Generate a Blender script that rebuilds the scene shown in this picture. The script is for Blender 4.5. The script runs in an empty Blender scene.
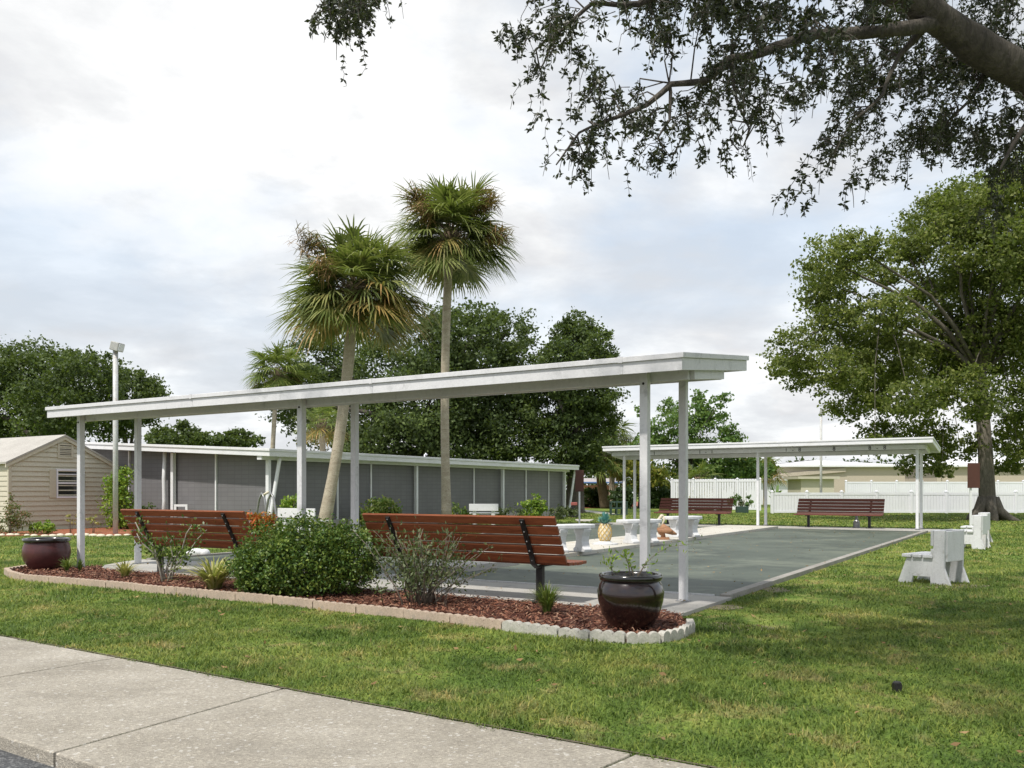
import bpy, math, random
import numpy as np
from mathutils import Vector, Matrix, noise as mnoise
random.seed(7); rng = np.random.default_rng(11)
PI = math.pi; R = math.radians
sc = bpy.context.scene; COL = sc.collection

# ------------------------------------------------------------------ survey of the place
F = 878.0; CX = 512.0; HY = 491.0; EYE = 1.2          # lens, eye level
def G(px, py, z=0.0):
    d = F*(EYE-z)/(py-HY); return Vector(((px-CX)*d/F, d, z))
def W(px, py, d): return Vector(((px-CX)*d/F, d, EYE+(HY-py)*d/F))
ROT = math.atan2(-.5225, .853); OX, OY = 1.63, 8.36   # court axes: u to the right along the shelter, v away along the court
def UV(u, v, z=0.0): return Vector((OX+.853*u+.5225*v, OY-.5225*u+.853*v, z))

# ------------------------------------------------------------------ materials
M = {}
def nt(name):
    m = bpy.data.materials.new(name); m.use_nodes = True; t = m.node_tree; t.nodes.clear()
    o = t.nodes.new('ShaderNodeOutputMaterial'); return m, t, o
def N(t, typ, **kw):
    n = t.nodes.new(typ)
    for k, v in kw.items():
        if k in n.inputs.keys(): n.inputs[k].default_value = v
        else: setattr(n, k, v)
    return n
def ramp(t, fac, stops):
    r = t.nodes.new('ShaderNodeValToRGB'); e = r.color_ramp.elements
    while len(e) < len(stops): e.new(.5)
    for i, (p, c) in enumerate(stops):
        e[i].position = p; e[i].color = (*c, 1) if len(c) == 3 else c
    t.links.new(fac, r.inputs[0]); return r.outputs[0]
def mixc(t, f, a, b, mode='MIX'):
    m = t.nodes.new('ShaderNodeMix'); m.data_type = 'RGBA'; m.blend_type = mode
    for s, v in ((m.inputs[0], f), (m.inputs[6], a), (m.inputs[7], b)):
        if hasattr(v, 'links'): t.links.new(v, s)
        elif isinstance(v, (int, float)): s.default_value = v
        else: s.default_value = (*v, 1)
    return m.outputs[2]
def coords(t, scale=(1,1,1), which='Object'):
    tc = t.nodes.new('ShaderNodeTexCoord'); mp = t.nodes.new('ShaderNodeMapping'); mp.inputs['Scale'].default_value = scale
    t.links.new(tc.outputs[which], mp.inputs[0]); return mp.outputs[0]
def noise(t, vec, scale, detail=5, rough=.6, dist=0):
    n = N(t, 'ShaderNodeTexNoise'); n.inputs['Scale'].default_value = scale; n.inputs['Detail'].default_value = detail
    n.inputs['Roughness'].default_value = rough; n.inputs['Distortion'].default_value = dist
    t.links.new(vec, n.inputs['Vector']); return n.outputs['Fac']
def bump(t, h, s, d=.01):
    b = N(t, 'ShaderNodeBump'); b.inputs['Strength'].default_value = s; b.inputs['Distance'].default_value = d
    t.links.new(h, b.inputs['Height']); return b.outputs[0]
def surf(name, c1, c2, rough=.6, scale=3, fine=60, bmp=.2, bd=.005, spec=.4, coat=0, stretch=(1,1,1), c3=None, metal=0, amt=.35):
    """a painted / cast surface: two tones blended by broad noise, a third in blotches, fine grain in tone and bump"""
    m, t, o = nt(name); v = coords(t, stretch)
    n1 = noise(t, v, scale, 6, .65); col = mixc(t, ramp(t, n1, [(.35, (0,0,0)), (.65, (1,1,1))]), c1, c2)
    n2 = noise(t, v, fine, 3, .7)
    col = mixc(t, amt, col, ramp(t, n2, [(.3, (.25,.25,.25)), (.7, (.8,.8,.8))]), 'OVERLAY')
    if c3:
        n3 = noise(t, v, scale*2.7, 8, .7, .5); col = mixc(t, ramp(t, n3, [(.56, (0,0,0)), (.7, (1,1,1))]), col, c3)
    p = N(t, 'ShaderNodeBsdfPrincipled'); t.links.new(col, p.inputs['Base Color'])
    p.inputs['Roughness'].default_value = rough; p.inputs['Specular IOR Level'].default_value = spec
    p.inputs['Coat Weight'].default_value = coat; p.inputs['Coat Roughness'].default_value = .06; p.inputs['Metallic'].default_value = metal
    if bmp: t.links.new(bump(t, n2, bmp, bd), p.inputs['Normal'])
    t.links.new(p.outputs[0], o.inputs[0]); M[name] = m; return m
def leafm(name, cols, trans=.3, rough=.55, scale=.6, patch=None):
    """foliage: every leaf its own tone, plus clump-sized variation"""
    m, t, o = nt(name); g = N(t, 'ShaderNodeNewGeometry')
    n = len(cols); c = ramp(t, g.outputs['Random Per Island'], [(i/(n-1)*.9+.05, cols[i]) for i in range(n)])
    v = coords(t); nn = noise(t, v, scale, 4, .6)
    c = mixc(t, .8, c, ramp(t, nn, [(.32, (.30,.33,.30)), (.68, (.72,.70,.62))]), 'OVERLAY')
    if patch: c = mixc(t, ramp(t, noise(t, v, scale*.7, 5, .6), [(.55, (0,0,0)), (.68, (1,1,1))]), c, mixc(t, .5, c, patch))
    p = N(t, 'ShaderNodeBsdfPrincipled'); t.links.new(c, p.inputs['Base Color']); p.inputs['Roughness'].default_value = rough
    p.inputs['Specular IOR Level'].default_value = .35
    tr = N(t, 'ShaderNodeBsdfTranslucent'); t.links.new(mixc(t, .5, c, (.25,.35,.03), 'MIX'), tr.inputs[0])
    mx = N(t, 'ShaderNodeMixShader'); mx.inputs[0].default_value = trans
    t.links.new(p.outputs[0], mx.inputs[1]); t.links.new(tr.outputs[0], mx.inputs[2]); t.links.new(mx.outputs[0], o.inputs[0]); M[name] = m; return m

surf('white_paint', (.745,.75,.77), (.67,.675,.69), .42, 1.2, 40, .06, .002, c3=(.60,.60,.57))
surf('white_shaded_aged', (.69,.69,.705), (.62,.62,.635), .5, 1.3, 30, .08, .002, c3=(.45,.455,.46), amt=.2)  # near shelter's white, greyed to carry the oak's shade; blotches are weathering
surf('white_vinyl', (.77,.77,.83), (.71,.71,.77), .4, .6, 20, .02, .002, amt=.12)
surf('white_concrete', (.66,.665,.68), (.57,.575,.585), .75, 4, 60, .4, .005, c3=(.42,.42,.39), amt=.25)
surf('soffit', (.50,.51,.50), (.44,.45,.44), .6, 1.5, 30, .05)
surf('slab', (.42,.40,.37), (.33,.32,.30), .85, 1.1, 90, .3, .003, c3=(.27,.265,.25))
surf('old_slab', (.33,.31,.28), (.24,.225,.20), .85, 2.2, 90, .3, .003, c3=(.16,.155,.135))
surf('strip_concrete', (.55,.52,.46), (.44,.42,.37), .85, .9, 60, .3, .003, c3=(.52,.43,.31))
surf('beige_stucco', (.50,.43,.35), (.45,.39,.32), .8, .4, 20, .1)
surf('white_roof', (.75,.75,.76), (.66,.66,.67), .6, .5, 12, .1)
surf('shed_roof', (.42,.40,.365), (.36,.34,.31), .9, 1.5, 25, .5, .01)
surf('siding', (.555,.52,.42), (.51,.475,.38), .6, .8, 25, .05, .002, amt=.2)
surf('siding_trim', (.53,.495,.40), (.49,.455,.365), .6, .8, 25, .03, amt=.15)
surf('glass_dark', (.02,.022,.025), (.03,.03,.034), .08, 1, 5, 0, spec=.6, amt=.1)
surf('black_metal', (.014,.014,.015), (.022,.021,.02), .45, 8, 60, .1, .001)
surf('steel', (.34,.34,.34), (.26,.26,.26), .4, 8, 60, .05, metal=.6)
surf('pole_metal', (.55,.56,.56), (.47,.47,.47), .5, 4, 30, .05, c3=(.42,.30,.22))
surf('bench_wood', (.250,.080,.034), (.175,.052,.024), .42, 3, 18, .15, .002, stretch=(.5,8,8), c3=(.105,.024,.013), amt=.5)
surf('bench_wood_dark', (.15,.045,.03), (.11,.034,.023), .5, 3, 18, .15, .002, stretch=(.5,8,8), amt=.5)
surf('pot_glaze', (.018,.007,.006), (.010,.005,.005), .2, 4, 14, .10, .004, coat=.75, c3=(.034,.010,.008))
surf('pot_rim', (.010,.009,.009), (.016,.013,.012), .2, 6, 20, .05, .003, coat=.7)
surf('pot_matt', (.085,.026,.026), (.060,.020,.022), .38, 4, 30, .12, .003, coat=.15)
surf('soil', (.17,.14,.10), (.11,.088,.06), .95, 9, 60, .8, .02)
surf('dry_soil', (.26,.225,.15), (.19,.16,.105), .95, 9, 60, .8, .02)
surf('mulch_base', (.13,.042,.026), (.07,.026,.018), .95, 9, 90, 1, .02)
surf('far_mulch', (.30,.10,.05), (.24,.085,.045), .95, 1, 30, .5, .02)
surf('edging_pink', (.46,.36,.28), (.38,.30,.235), .9, 4, 60, .5, .004, c3=(.30,.26,.22))
surf('edging_grey', (.47,.45,.40), (.38,.37,.33), .9, 5, 60, .5, .004, c3=(.24,.25,.19))
surf('oak_bark', (.060,.052,.042), (.100,.088,.072), .95, 3, 22, 1, .03, stretch=(1,1,.3), c3=(.05,.045,.038), amt=.7)
surf('grey_bark', (.090,.078,.062), (.145,.128,.105), .95, 3, 22, 1, .03, stretch=(1,1,.3), c3=(.07,.062,.05), amt=.7)
surf('palm_bark', (.33,.28,.21), (.44,.39,.30), .9, 2.5, 30, .8, .015, stretch=(1,1,3), c3=(.18,.14,.10), amt=.6)
surf('palm_bark_dark', (.13,.09,.06), (.18,.13,.09), .9, 4, 30, .8, .02, stretch=(1,1,2), amt=.6)
surf('twig', (.20,.17,.13), (.13,.11,.09), .9, 9, 60, .3)
surf('twig_grey', (.34,.32,.27), (.24,.22,.18), .9, 9, 60, .3)
surf('sign_brown', (.085,.032,.022), (.07,.027,.02), .6, 3, 20, .05, amt=.1)
surf('lamp_grey', (.42,.42,.40), (.36,.36,.35), .45, 4, 30, .05)
surf('blue_trim', (.10,.20,.42), (.10,.20,.42), .5, 2, 20, 0)
surf('lettering', (.03,.03,.03), (.03,.03,.03), .6, 2, 20, 0)
surf('pineapple_gold', (.62,.44,.16), (.50,.34,.12), .6, 6, 40, .2)
surf('pineapple_leafage', (.10,.28,.25), (.14,.34,.30), .6, 6, 40, .2)
surf('cream_stone', (.66,.60,.47), (.58,.52,.40), .7, 6, 40, .2)
surf('pelican_brown', (.36,.19,.10), (.28,.14,.075), .7, 9, 50, .3, c3=(.16,.08,.05))
surf('crate_green', (.03,.06,.05), (.04,.07,.06), .6, 6, 40, .1)
surf('red_plastic', (.35,.10,.09), (.30,.09,.08), .5, 6, 40, .1)

def m_sidewalk():
    m, t, o = nt('sidewalk'); v = coords(t)
    n1 = noise(t, v, 1.3, 7, .62); c = ramp(t, n1, [(.3, (.250,.225,.184)), (.55, (.340,.310,.260)), (.75, (.41,.378,.325))])
    vo = N(t, 'ShaderNodeTexVoronoi'); vo.inputs['Scale'].default_value = 110; t.links.new(v, vo.inputs['Vector'])
    vc = N(t, 'ShaderNodeTexVoronoi'); vc.inputs['Scale'].default_value = 60; t.links.new(v, vc.inputs['Vector'])
    sp = N(t, 'ShaderNodeSeparateColor'); t.links.new(vo.outputs['Color'], sp.inputs[0])
    c = mixc(t, .55, c, ramp(t, sp.outputs[0], [(.0, (.27,.26,.25)), (.55, (.5,.5,.5)), (.93, (.6,.6,.58)), (1, (.97,.96,.94))]), 'OVERLAY')
    sp2 = N(t, 'ShaderNodeSeparateColor'); t.links.new(vc.outputs['Color'], sp2.inputs[0])
    c = mixc(t, ramp(t, sp2.outputs[1], [(.965, (0,0,0)), (.98, (.5,.5,.5))]), c, (.58,.56,.52))
    n3 = noise(t, coords(t, (.5,1.5,1)), 2.2, 8, .7, 1.0); c = mixc(t, ramp(t, n3, [(.5, (0,0,0)), (.8, (.55,.55,.55))]), c, (.17,.155,.13))
    p = N(t, 'ShaderNodeBsdfPrincipled'); t.links.new(c, p.inputs['Base Color']); p.inputs['Roughness'].default_value = .88
    t.links.new(bump(t, vo.outputs['Distance'], .5, .006), p.inputs['Normal']); t.links.new(p.outputs[0], o.inputs[0]); M['sidewalk'] = m
m_sidewalk()
def m_asphalt():
    m, t, o = nt('asphalt'); v = coords(t)
    vo = N(t, 'ShaderNodeTexVoronoi'); vo.inputs['Scale'].default_value = 95; t.links.new(v, vo.inputs['Vector'])
    sp = N(t, 'ShaderNodeSeparateColor'); t.links.new(vo.outputs['Color'], sp.inputs[0])
    c = ramp(t, sp.outputs[0], [(0, (.04,.042,.045)), (.7, (.085,.088,.092)), (1, (.19,.19,.19))])
    p = N(t, 'ShaderNodeBsdfPrincipled'); t.links.new(c, p.inputs['Base Color']); p.inputs['Roughness'].default_value = .85
    t.links.new(bump(t, vo.outputs['Distance'], .6, .008), p.inputs['Normal']); t.links.new(p.outputs[0], o.inputs[0]); M['asphalt'] = m
m_asphalt()
def m_court():
    m, t, o = nt('court'); v = coords(t)
    c = ramp(t, noise(t, v, .45, 6, .62), [(.3, (.044,.056,.043)), (.48, (.070,.086,.066)), (.7, (.108,.126,.096))])
    c = mixc(t, ramp(t, noise(t, coords(t, (.9,1.1,1)), .8, 8, .72, .8), [(.50, (0,0,0)), (.64, (.75,.75,.75))]), c, (.155,.172,.128))
    c = mixc(t, ramp(t, noise(t, coords(t, (1,1.1,1)), 1.1, 8, .72, .6), [(.54, (0,0,0)), (.68, (.7,.7,.7))]), c, (.034,.044,.034))
    n2 = noise(t, v, 120, 2, .6); c = mixc(t, .25, c, ramp(t, n2, [(.3, (.3,.3,.3)), (.7, (.75,.75,.75))]), 'OVERLAY')
    p = N(t, 'ShaderNodeBsdfPrincipled'); t.links.new(c, p.inputs['Base Color']); p.inputs['Roughness'].default_value = .62
    t.links.new(bump(t, n2, .2, .002), p.inputs['Normal']); t.links.new(p.outputs[0], o.inputs[0]); M['court'] = m
m_court()
GR = [(.32, (.084,.142,.030)), (.46, (.138,.206,.044)), (.56, (.205,.262,.062)), (.68, (.33,.325,.11))]
def grass_colour(t, v):
    c = ramp(t, noise(t, v, .95, 8, .70, .6), GR)
    return mixc(t, ramp(t, noise(t, v, 2.6, 5, .6, .8), [(.54, (0,0,0)), (.68, (.7,.7,.7))]), c, (.40,.33,.16))
def m_ground():
    m, t, o = nt('lawn'); v = coords(t, which='Object'); c = grass_colour(t, v)
    n2 = noise(t, v, 38, 3, .75); c = mixc(t, .8, c, ramp(t, n2, [(.3, (.22,.24,.2)), (.7, (.74,.74,.7))]), 'OVERLAY')
    n4 = noise(t, v, 6, 4, .7); c = mixc(t, .5, c, ramp(t, n4, [(.3, (.3,.32,.3)), (.7, (.68,.68,.64))]), 'OVERLAY')
    p = N(t, 'ShaderNodeBsdfPrincipled'); t.links.new(c, p.inputs['Base Color']); p.inputs['Roughness'].default_value = .9; p.inputs['Specular IOR Level'].default_value = .1
    t.links.new(bump(t, n2, .9, .03), p.inputs['Normal']); t.links.new(p.outputs[0], o.inputs[0]); M['lawn'] = m
    m, t, o = nt('grass_blade'); v = coords(t); c = grass_colour(t, v); g = N(t, 'ShaderNodeNewGeometry')
    c = mixc(t, .75, c, ramp(t, g.outputs['Random Per Island'], [(0, (.18,.22,.2)), (.45, (.46,.48,.46)), (.80, (.68,.65,.58)), (.86, (.86,.70,.62)), (1, (.97,.84,.72))]), 'OVERLAY')
    p = N(t, 'ShaderNodeBsdfPrincipled'); t.links.new(c, p.inputs['Base Color']); p.inputs['Roughness'].default_value = .5; p.inputs['Specular IOR Level'].default_value = .25
    tr = N(t, 'ShaderNodeBsdfTranslucent'); t.links.new(c, tr.inputs[0]); mx = N(t, 'ShaderNodeMixShader'); mx.inputs[0].default_value = .4
    t.links.new(p.outputs[0], mx.inputs[1]); t.links.new(tr.outputs[0], mx.inputs[2]); t.links.new(mx.outputs[0], o.inputs[0]); M['grass_blade'] = m
m_ground()
def m_screen():
    m, t, o = nt('grey_screen'); v = coords(t)
    # painted block: courses 10 cm high read as a faint grid on both wall directions
    sx = N(t, 'ShaderNodeSeparateXYZ'); t.links.new(v, sx.inputs[0])
    ad = N(t, 'ShaderNodeMath', operation='ADD'); t.links.new(sx.outputs[0], ad.inputs[0]); t.links.new(sx.outputs[1], ad.inputs[1])
    cb = N(t, 'ShaderNodeCombineXYZ'); t.links.new(ad.outputs[0], cb.inputs[0]); t.links.new(sx.outputs[2], cb.inputs[1])
    b = N(t, 'ShaderNodeTexBrick'); b.offset = 0; b.inputs['Scale'].default_value = 1; b.inputs['Mortar Size'].default_value = .012
    b.inputs['Brick Width'].default_value = .3; b.inputs['Row Height'].default_value = .13
    b.inputs['Color1'].default_value = (.150,.148,.155,1); b.inputs['Color2'].default_value = (.162,.160,.167,1); b.inputs['Mortar'].default_value = (.130,.128,.135,1)
    t.links.new(cb.outputs[0], b.inputs['Vector'])
    c = mixc(t, .4, b.outputs[0], ramp(t, noise(t, v, .7, 5, .6), [(.3, (.36,.36,.36)), (.7, (.64,.64,.64))]), 'OVERLAY')
    p = N(t, 'ShaderNodeBsdfPrincipled'); t.links.new(c, p.inputs['Base Color']); p.inputs['Roughness'].default_value = .55
    t.links.new(p.outputs[0], o.inputs[0]); M['grey_screen'] = m
m_screen()
def m_chips():
    m, t, o = nt('mulch_chip'); g = N(t, 'ShaderNodeNewGeometry')
    c = ramp(t, g.outputs['Random Per Island'], [(0, (.050,.020,.012)), (.4, (.145,.052,.028)), (.75, (.24,.098,.055)), (1, (.38,.24,.16))])
    p = N(t, 'ShaderNodeBsdfPrincipled'); t.links.new(c, p.inputs['Base Color']); p.inputs['Roughness'].default_value = .85
    t.links.new(p.outputs[0], o.inputs[0]); M['mulch_chip'] = m
m_chips()
leafm('oak_leaf_far', [(.036,.058,.020), (.066,.098,.029), (.108,.146,.044)], .28, .6, .35)
leafm('oak_leaf_mid', [(.032,.052,.017), (.060,.092,.027), (.105,.142,.042)], .28, .6, .3)
leafm('oak_leaf_right', [(.070,.096,.024), (.128,.162,.040), (.215,.235,.070)], .42, .6, .3, patch=(.17,.18,.03))
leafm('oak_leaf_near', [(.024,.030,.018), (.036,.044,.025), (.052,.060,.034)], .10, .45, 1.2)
leafm('pale_leaf', [(.060,.125,.035), (.110,.190,.055), (.170,.260,.080)], .35, .6, .5)
leafm('yellow_leaf', [(.090,.120,.020), (.180,.190,.030), (.300,.270,.050)], .35, .6, .6)
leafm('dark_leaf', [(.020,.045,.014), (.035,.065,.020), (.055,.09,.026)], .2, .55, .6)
leafm('shrub_leaf', [(.034,.074,.016), (.060,.115,.024), (.100,.165,.034), (.190,.240,.050)], .22, .42, 3)
leafm('sage_leaf', [(.060,.085,.040), (.100,.130,.062), (.150,.170,.085)], .25, .55, 3)
leafm('lime_leaf', [(.120,.230,.030), (.210,.330,.045), (.330,.420,.070)], .35, .5, 2)
leafm('stripe_leaf', [(.25,.28,.07), (.42,.40,.14), (.60,.54,.27)], .3, .5, 3)
leafm('tuft_leaf', [(.060,.120,.022), (.120,.180,.040), (.230,.240,.080)], .3, .5, 3)
leafm('croton_leaf', [(.34,.05,.015), (.52,.10,.025), (.45,.17,.04), (.10,.14,.03)], .3, .5, 3)
leafm('pink_leaf', [(.30,.14,.10), (.12,.16,.06), (.10,.14,.05)], .3, .5, 3)
leafm('palm_green', [(.080,.108,.034), (.150,.178,.058), (.270,.285,.115)], .3, .42, 1.6, patch=(.30,.23,.08))
leafm('palm_gold', [(.15,.16,.05), (.28,.21,.075), (.36,.22,.09)], .3, .5, 1.3)
leafm('palm_dead', [(.17,.10,.05), (.26,.155,.075), (.34,.23,.12)], .2, .7, 1.5)
leafm('palm_far', [(.07,.11,.03), (.13,.17,.045), (.22,.25,.07)], .3, .5, .8)
leafm('woods_leaf', [(.030,.055,.020), (.055,.085,.030), (.09,.12,.045)], .2, .7, .1)

# ------------------------------------------------------------------ mesh tools
def tag(o, label=None, cat=None, group=None, kind=None):
    for k, v in (('label', label), ('category', cat), ('group', group), ('kind', kind)):
        if v: o[k] = v
    return o
def link(name, me, mat, parent=None, loc=None, rz=None):
    o = bpy.data.objects.new(name, me); COL.objects.link(o)
    if mat is not None: me.materials.append(M[mat] if isinstance(mat, str) else mat)
    if parent is not None: o.parent = parent
    if loc is not None: o.location = loc
    if rz is not None: o.rotation_euler[2] = rz
    return o
def thing(name, label, cat, loc=(0,0,0), rz=0.0, group=None):
    o = bpy.data.objects.new(name, None); COL.objects.link(o); o.location = loc; o.rotation_euler[2] = rz
    o.empty_display_size = .2
    return tag(o, label, cat, group)
class MB:
    def __init__(s): s.v = []; s.f = []
    def add(s, vs, fs):
        n = len(s.v); s.v += [tuple(x) for x in vs]; s.f += [tuple(i+n for i in f) for f in fs]; return s
    def hexa(s, p):   # 8 corners: 4 bottom ccw, 4 top ccw
        return s.add(p, [(3,2,1,0), (4,5,6,7), (0,1,5,4), (1,2,6,5), (2,3,7,6), (3,0,4,7)])
    def box(s, x0, x1, y0, y1, z0, z1):
        return s.hexa([(x0,y0,z0), (x1,y0,z0), (x1,y1,z0), (x0,y1,z0), (x0,y0,z1), (x1,y0,z1), (x1,y1,z1), (x0,y1,z1)])
    def bar(s, a, b, w, h, up=(0,0,1)):
        a = Vector(a); b = Vector(b); d = (b-a).normalized(); up = Vector(up)
        if abs(d.dot(up)) > .98: up = Vector((1,0,0))
        x = d.cross(up).normalized()*w/2; y = x.cross(d).normalized()*h/2
        return s.hexa([a-x-y, a+x-y, b+x-y, b-x-y, a-x+y, a+x+y, b+x+y, b-x+y])
    def tube(s, pts, rad, n=8, cap=True):
        pts = [Vector(p) for p in pts]; rad = rad if hasattr(rad, '__len__') else [rad]*len(pts); base = len(s.v); px = None
        for i, p in enumerate(pts):
            d = (pts[min(i+1, len(pts)-1)]-pts[max(i-1, 0)]).normalized()
            if px is None: px = d.cross(Vector((0,0,1)) if abs(d.z) < .9 else Vector((1,0,0))).normalized()
            px = (px-d*px.dot(d)).normalized(); py = d.cross(px)
            for k in range(n):
                a = 2*PI*k/n; s.v.append(tuple(p+(px*math.cos(a)+py*math.sin(a))*rad[i]))
        for i in range(len(pts)-1):
            for k in range(n):
                a = base+i*n+k; b = base+i*n+(k+1)%n; s.f.append((a, b, b+n, a+n))
        if cap:
            s.f.append(tuple(base+k for k in range(n))[::-1]); s.f.append(tuple(base+(len(pts)-1)*n+k for k in range(n)))
        return s
    def lathe(s, prof, n=40, c=(0,0,0), sx=1, sy=1):
        base = len(s.v)
        for r, z in prof:
            for k in range(n):
                a = 2*PI*k/n; s.v.append((c[0]+r*sx*math.cos(a), c[1]+r*sy*math.sin(a), c[2]+z))
        for i in range(len(prof)-1):
            for k in range(n):
                a = base+i*n+k; b = base+i*n+(k+1)%n; s.f.append((a, b, b+n, a+n))
        s.f.append(tuple(base+k for k in range(n))[::-1]); s.f.append(tuple(base+(len(prof)-1)*n+k for k in range(n)))
        return s
    def prism(s, poly, a0, a1, axis='z'):
        n = len(poly)
        def P(p, h): return {'z': (p[0], p[1], h), 'y': (p[0], h, p[1]), 'x': (h, p[0], p[1])}[axis]
        vs = [P(p, a0) for p in poly]+[P(p, a1) for p in poly]
        return s.add(vs, [tuple(range(n))[::-1], tuple(range(n, 2*n))]+[(i, (i+1)%n, (i+1)%n+n, i+n) for i in range(n)])
    def ball(s, c, r, n=12, m=8):
        r = r if hasattr(r, '__len__') else (r, r, r); base = len(s.v)
        for i in range(m+1):
            t = PI*i/m
            for k in range(n):
                a = 2*PI*k/n; s.v.append((c[0]+r[0]*math.sin(t)*math.cos(a), c[1]+r[1]*math.sin(t)*math.sin(a), c[2]-r[2]*math.cos(t)))
        for i in range(m):
            for k in range(n):
                a = base+i*n+k; b = base+i*n+(k+1)%n; s.f.append((a, b, b+n, a+n))
        return s
    def build(s, name, mat, parent=None, smooth=False, bevel=0, loc=None, rz=None):
        me = bpy.data.meshes.new(name); me.from_pydata(s.v, [], s.f); me.validate(); me.update()
        if smooth: me.polygons.foreach_set('use_smooth', [True]*len(me.polygons))
        o = link(name, me, mat, parent, loc, rz)
        if bevel:
            b = o.modifiers.new('Bevel', 'BEVEL'); b.width = bevel; b.segments = 2; b.limit_method = 'ANGLE'; b.angle_limit = R(40)
        return o
def npmesh(name, V, k, mat, parent=None, loc=None):
    """V: (n, k, 3) separate polygons of k corners"""
    n = V.shape[0]; me = bpy.data.meshes.new(name); me.vertices.add(n*k); me.vertices.foreach_set('co', V.reshape(-1).astype(np.float32))
    me.loops.add(n*k); me.loops.foreach_set('vertex_index', np.arange(n*k, dtype=np.int32)); me.polygons.add(n)
    me.polygons.foreach_set('loop_start', np.arange(0, n*k, k, dtype=np.int32)); me.polygons.foreach_set('loop_total', np.full(n, k, dtype=np.int32))
    me.update(); me.validate(); return link(name, me, mat, parent, loc)
def strips(name, P, Wd, mat, parent=None, loc=None):
    """P: (n, s, 3) spines, Wd: (n, s, 3) half widths -> ribbons, each its own island; last width 0 makes a point"""
    n, s, _ = P.shape; V = np.stack([P-Wd, P+Wd], 2).reshape(n, 2*s, 3)
    me = bpy.data.meshes.new(name); me.vertices.add(n*2*s); me.vertices.foreach_set('co', V.reshape(-1).astype(np.float32))
    q = np.array([[2*i, 2*i+1, 2*i+3, 2*i+2] for i in range(s-1)]); idx = (np.arange(n)[:, None, None]*2*s+q[None]).reshape(-1)
    nf = n*(s-1); me.loops.add(nf*4); me.loops.foreach_set('vertex_index', idx.astype(np.int32)); me.polygons.add(nf)
    me.polygons.foreach_set('loop_start', np.arange(0, nf*4, 4, dtype=np.int32)); me.polygons.foreach_set('loop_total', np.full(nf, 4, dtype=np.int32))
    me.update(); return link(name, me, mat, parent, loc)
def unit(a): return a/np.maximum(np.linalg.norm(a, axis=-1, keepdims=True), 1e-9)
def leaf_quads(C, L, asp=.5, flat=0.0, dirs=None):
    n = len(C); a = unit(rng.normal(size=(n,3))) if dirs is None else unit(dirs)
    r = unit(rng.normal(size=(n,3))+np.array([0,0,flat])); b = unit(np.cross(a, r)); nn = np.cross(a, b)
    L = L*rng.uniform(.65, 1.3, (n,1)); w = L*asp
    return np.stack([C-a*L*.5, C-a*L*.02+b*w*.5+nn*w*.12, C+a*L*.5-nn*L*.06, C-a*L*.02-b*w*.5+nn*w*.12], 1)
def lump_leaves(lumps, n, sub=60, spread=.16, shell=.45, flatten=.55):
    """leaf centres for a crown: lumps -> many small sprays, densest near each lump's skin"""
    vol = np.array([l[1][0]*l[1][1]+l[1][0]*l[1][2] for l in lumps]); out = []
    for (c, r), w in zip(lumps, vol/vol.sum()):
        k = max(60, int(n*w)); ns = max(6, int(sub)); d = unit(rng.normal(size=(ns,3))); rad = 1-shell*rng.random((ns,1))**1.4
        rad *= rng.uniform(.86, 1.12, (ns,1)); sc_ = np.array(r); P = np.array(c)+d*rad*sc_
        i = rng.integers(0, ns, k); s = sc_.mean()*spread*rng.uniform(.6, 1.5, (ns,1))[i]
        out.append(P[i]+rng.normal(size=(k,3))*s*np.array([1,1,flatten]))
    return np.concatenate(out)
def copy_tree(o, parent=None):
    c = o.copy(); COL.objects.link(c); c.parent = parent
    for ch in list(o.children): copy_tree(ch, c)
    return c

# ------------------------------------------------------------------ ground, road, sidewalk
def lay(name, poly, z, mat, th=0.0):
    mb = MB()
    if th: mb.prism(poly, z-th, z)
    else: mb.add([(p[0], p[1], z) for p in poly], [tuple(range(len(poly)))])
    return tag(mb.build(name, mat), kind='structure')
def P2(px, py): g = G(px, py); return (g.x, g.y)
# sidewalk runs along direction s; far edge (lawn side), near edge (road side)
sdir = Vector((.826, -.563)); snor = Vector((.563, .826))
far0 = Vector(P2(0, 637)); near0 = far0-snor*1.47
def SW(a, b, z=0): p = far0+sdir*a+snor*b; return Vector((p.x, p.y, z))
lay('road', [(-300,-300), (300,-300), (300,500), (-300,500)], -.055, 'asphalt')
g_ = [SW(-200, -1.42), SW(200, -1.42), SW(200, 700), SW(-200, 700)]
lay('ground', [(p.x, p.y) for p in g_], 0.0, 'lawn')
def sidewalk():
    # slabs 1.7 m long divided by tooled joints; outer edge slightly ragged
    def jn(p, q):            # a joint seen from p to q, carried to both edges
        r_ = []
        for px in (p, q): g = Vector(P2(*px))-far0; r_.append((g.dot(sdir), g.dot(snor)))
        (a1, b1), (a2, b2) = r_; k = (a2-a1)/(b2-b1); return a1+k*(-1.47-b1), a1-k*b1
    js = [(-15,-15), (-11,-11), (-6.2,-6.1), (-3.4,-3.3), jn((0,679), (112,660)), jn((66,752), (285,690)), jn((618,764), (634,757)), (6.9,7.1), (10,10), (15,15)]
    mb = MB()
    for (n0, f0), (n1, f1) in zip(js, js[1:]):
        mb.prism([tuple(SW(n0+.008, -1.47)[:2]), tuple(SW(n1-.008, -1.47)[:2]), tuple(SW(f1-.008, 0)[:2]), tuple(SW(f0+.008, 0)[:2])], -.115, .012)
    o = mb.build('sidewalk', 'sidewalk', bevel=.007); tag(o, kind='structure')
sidewalk()
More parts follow.
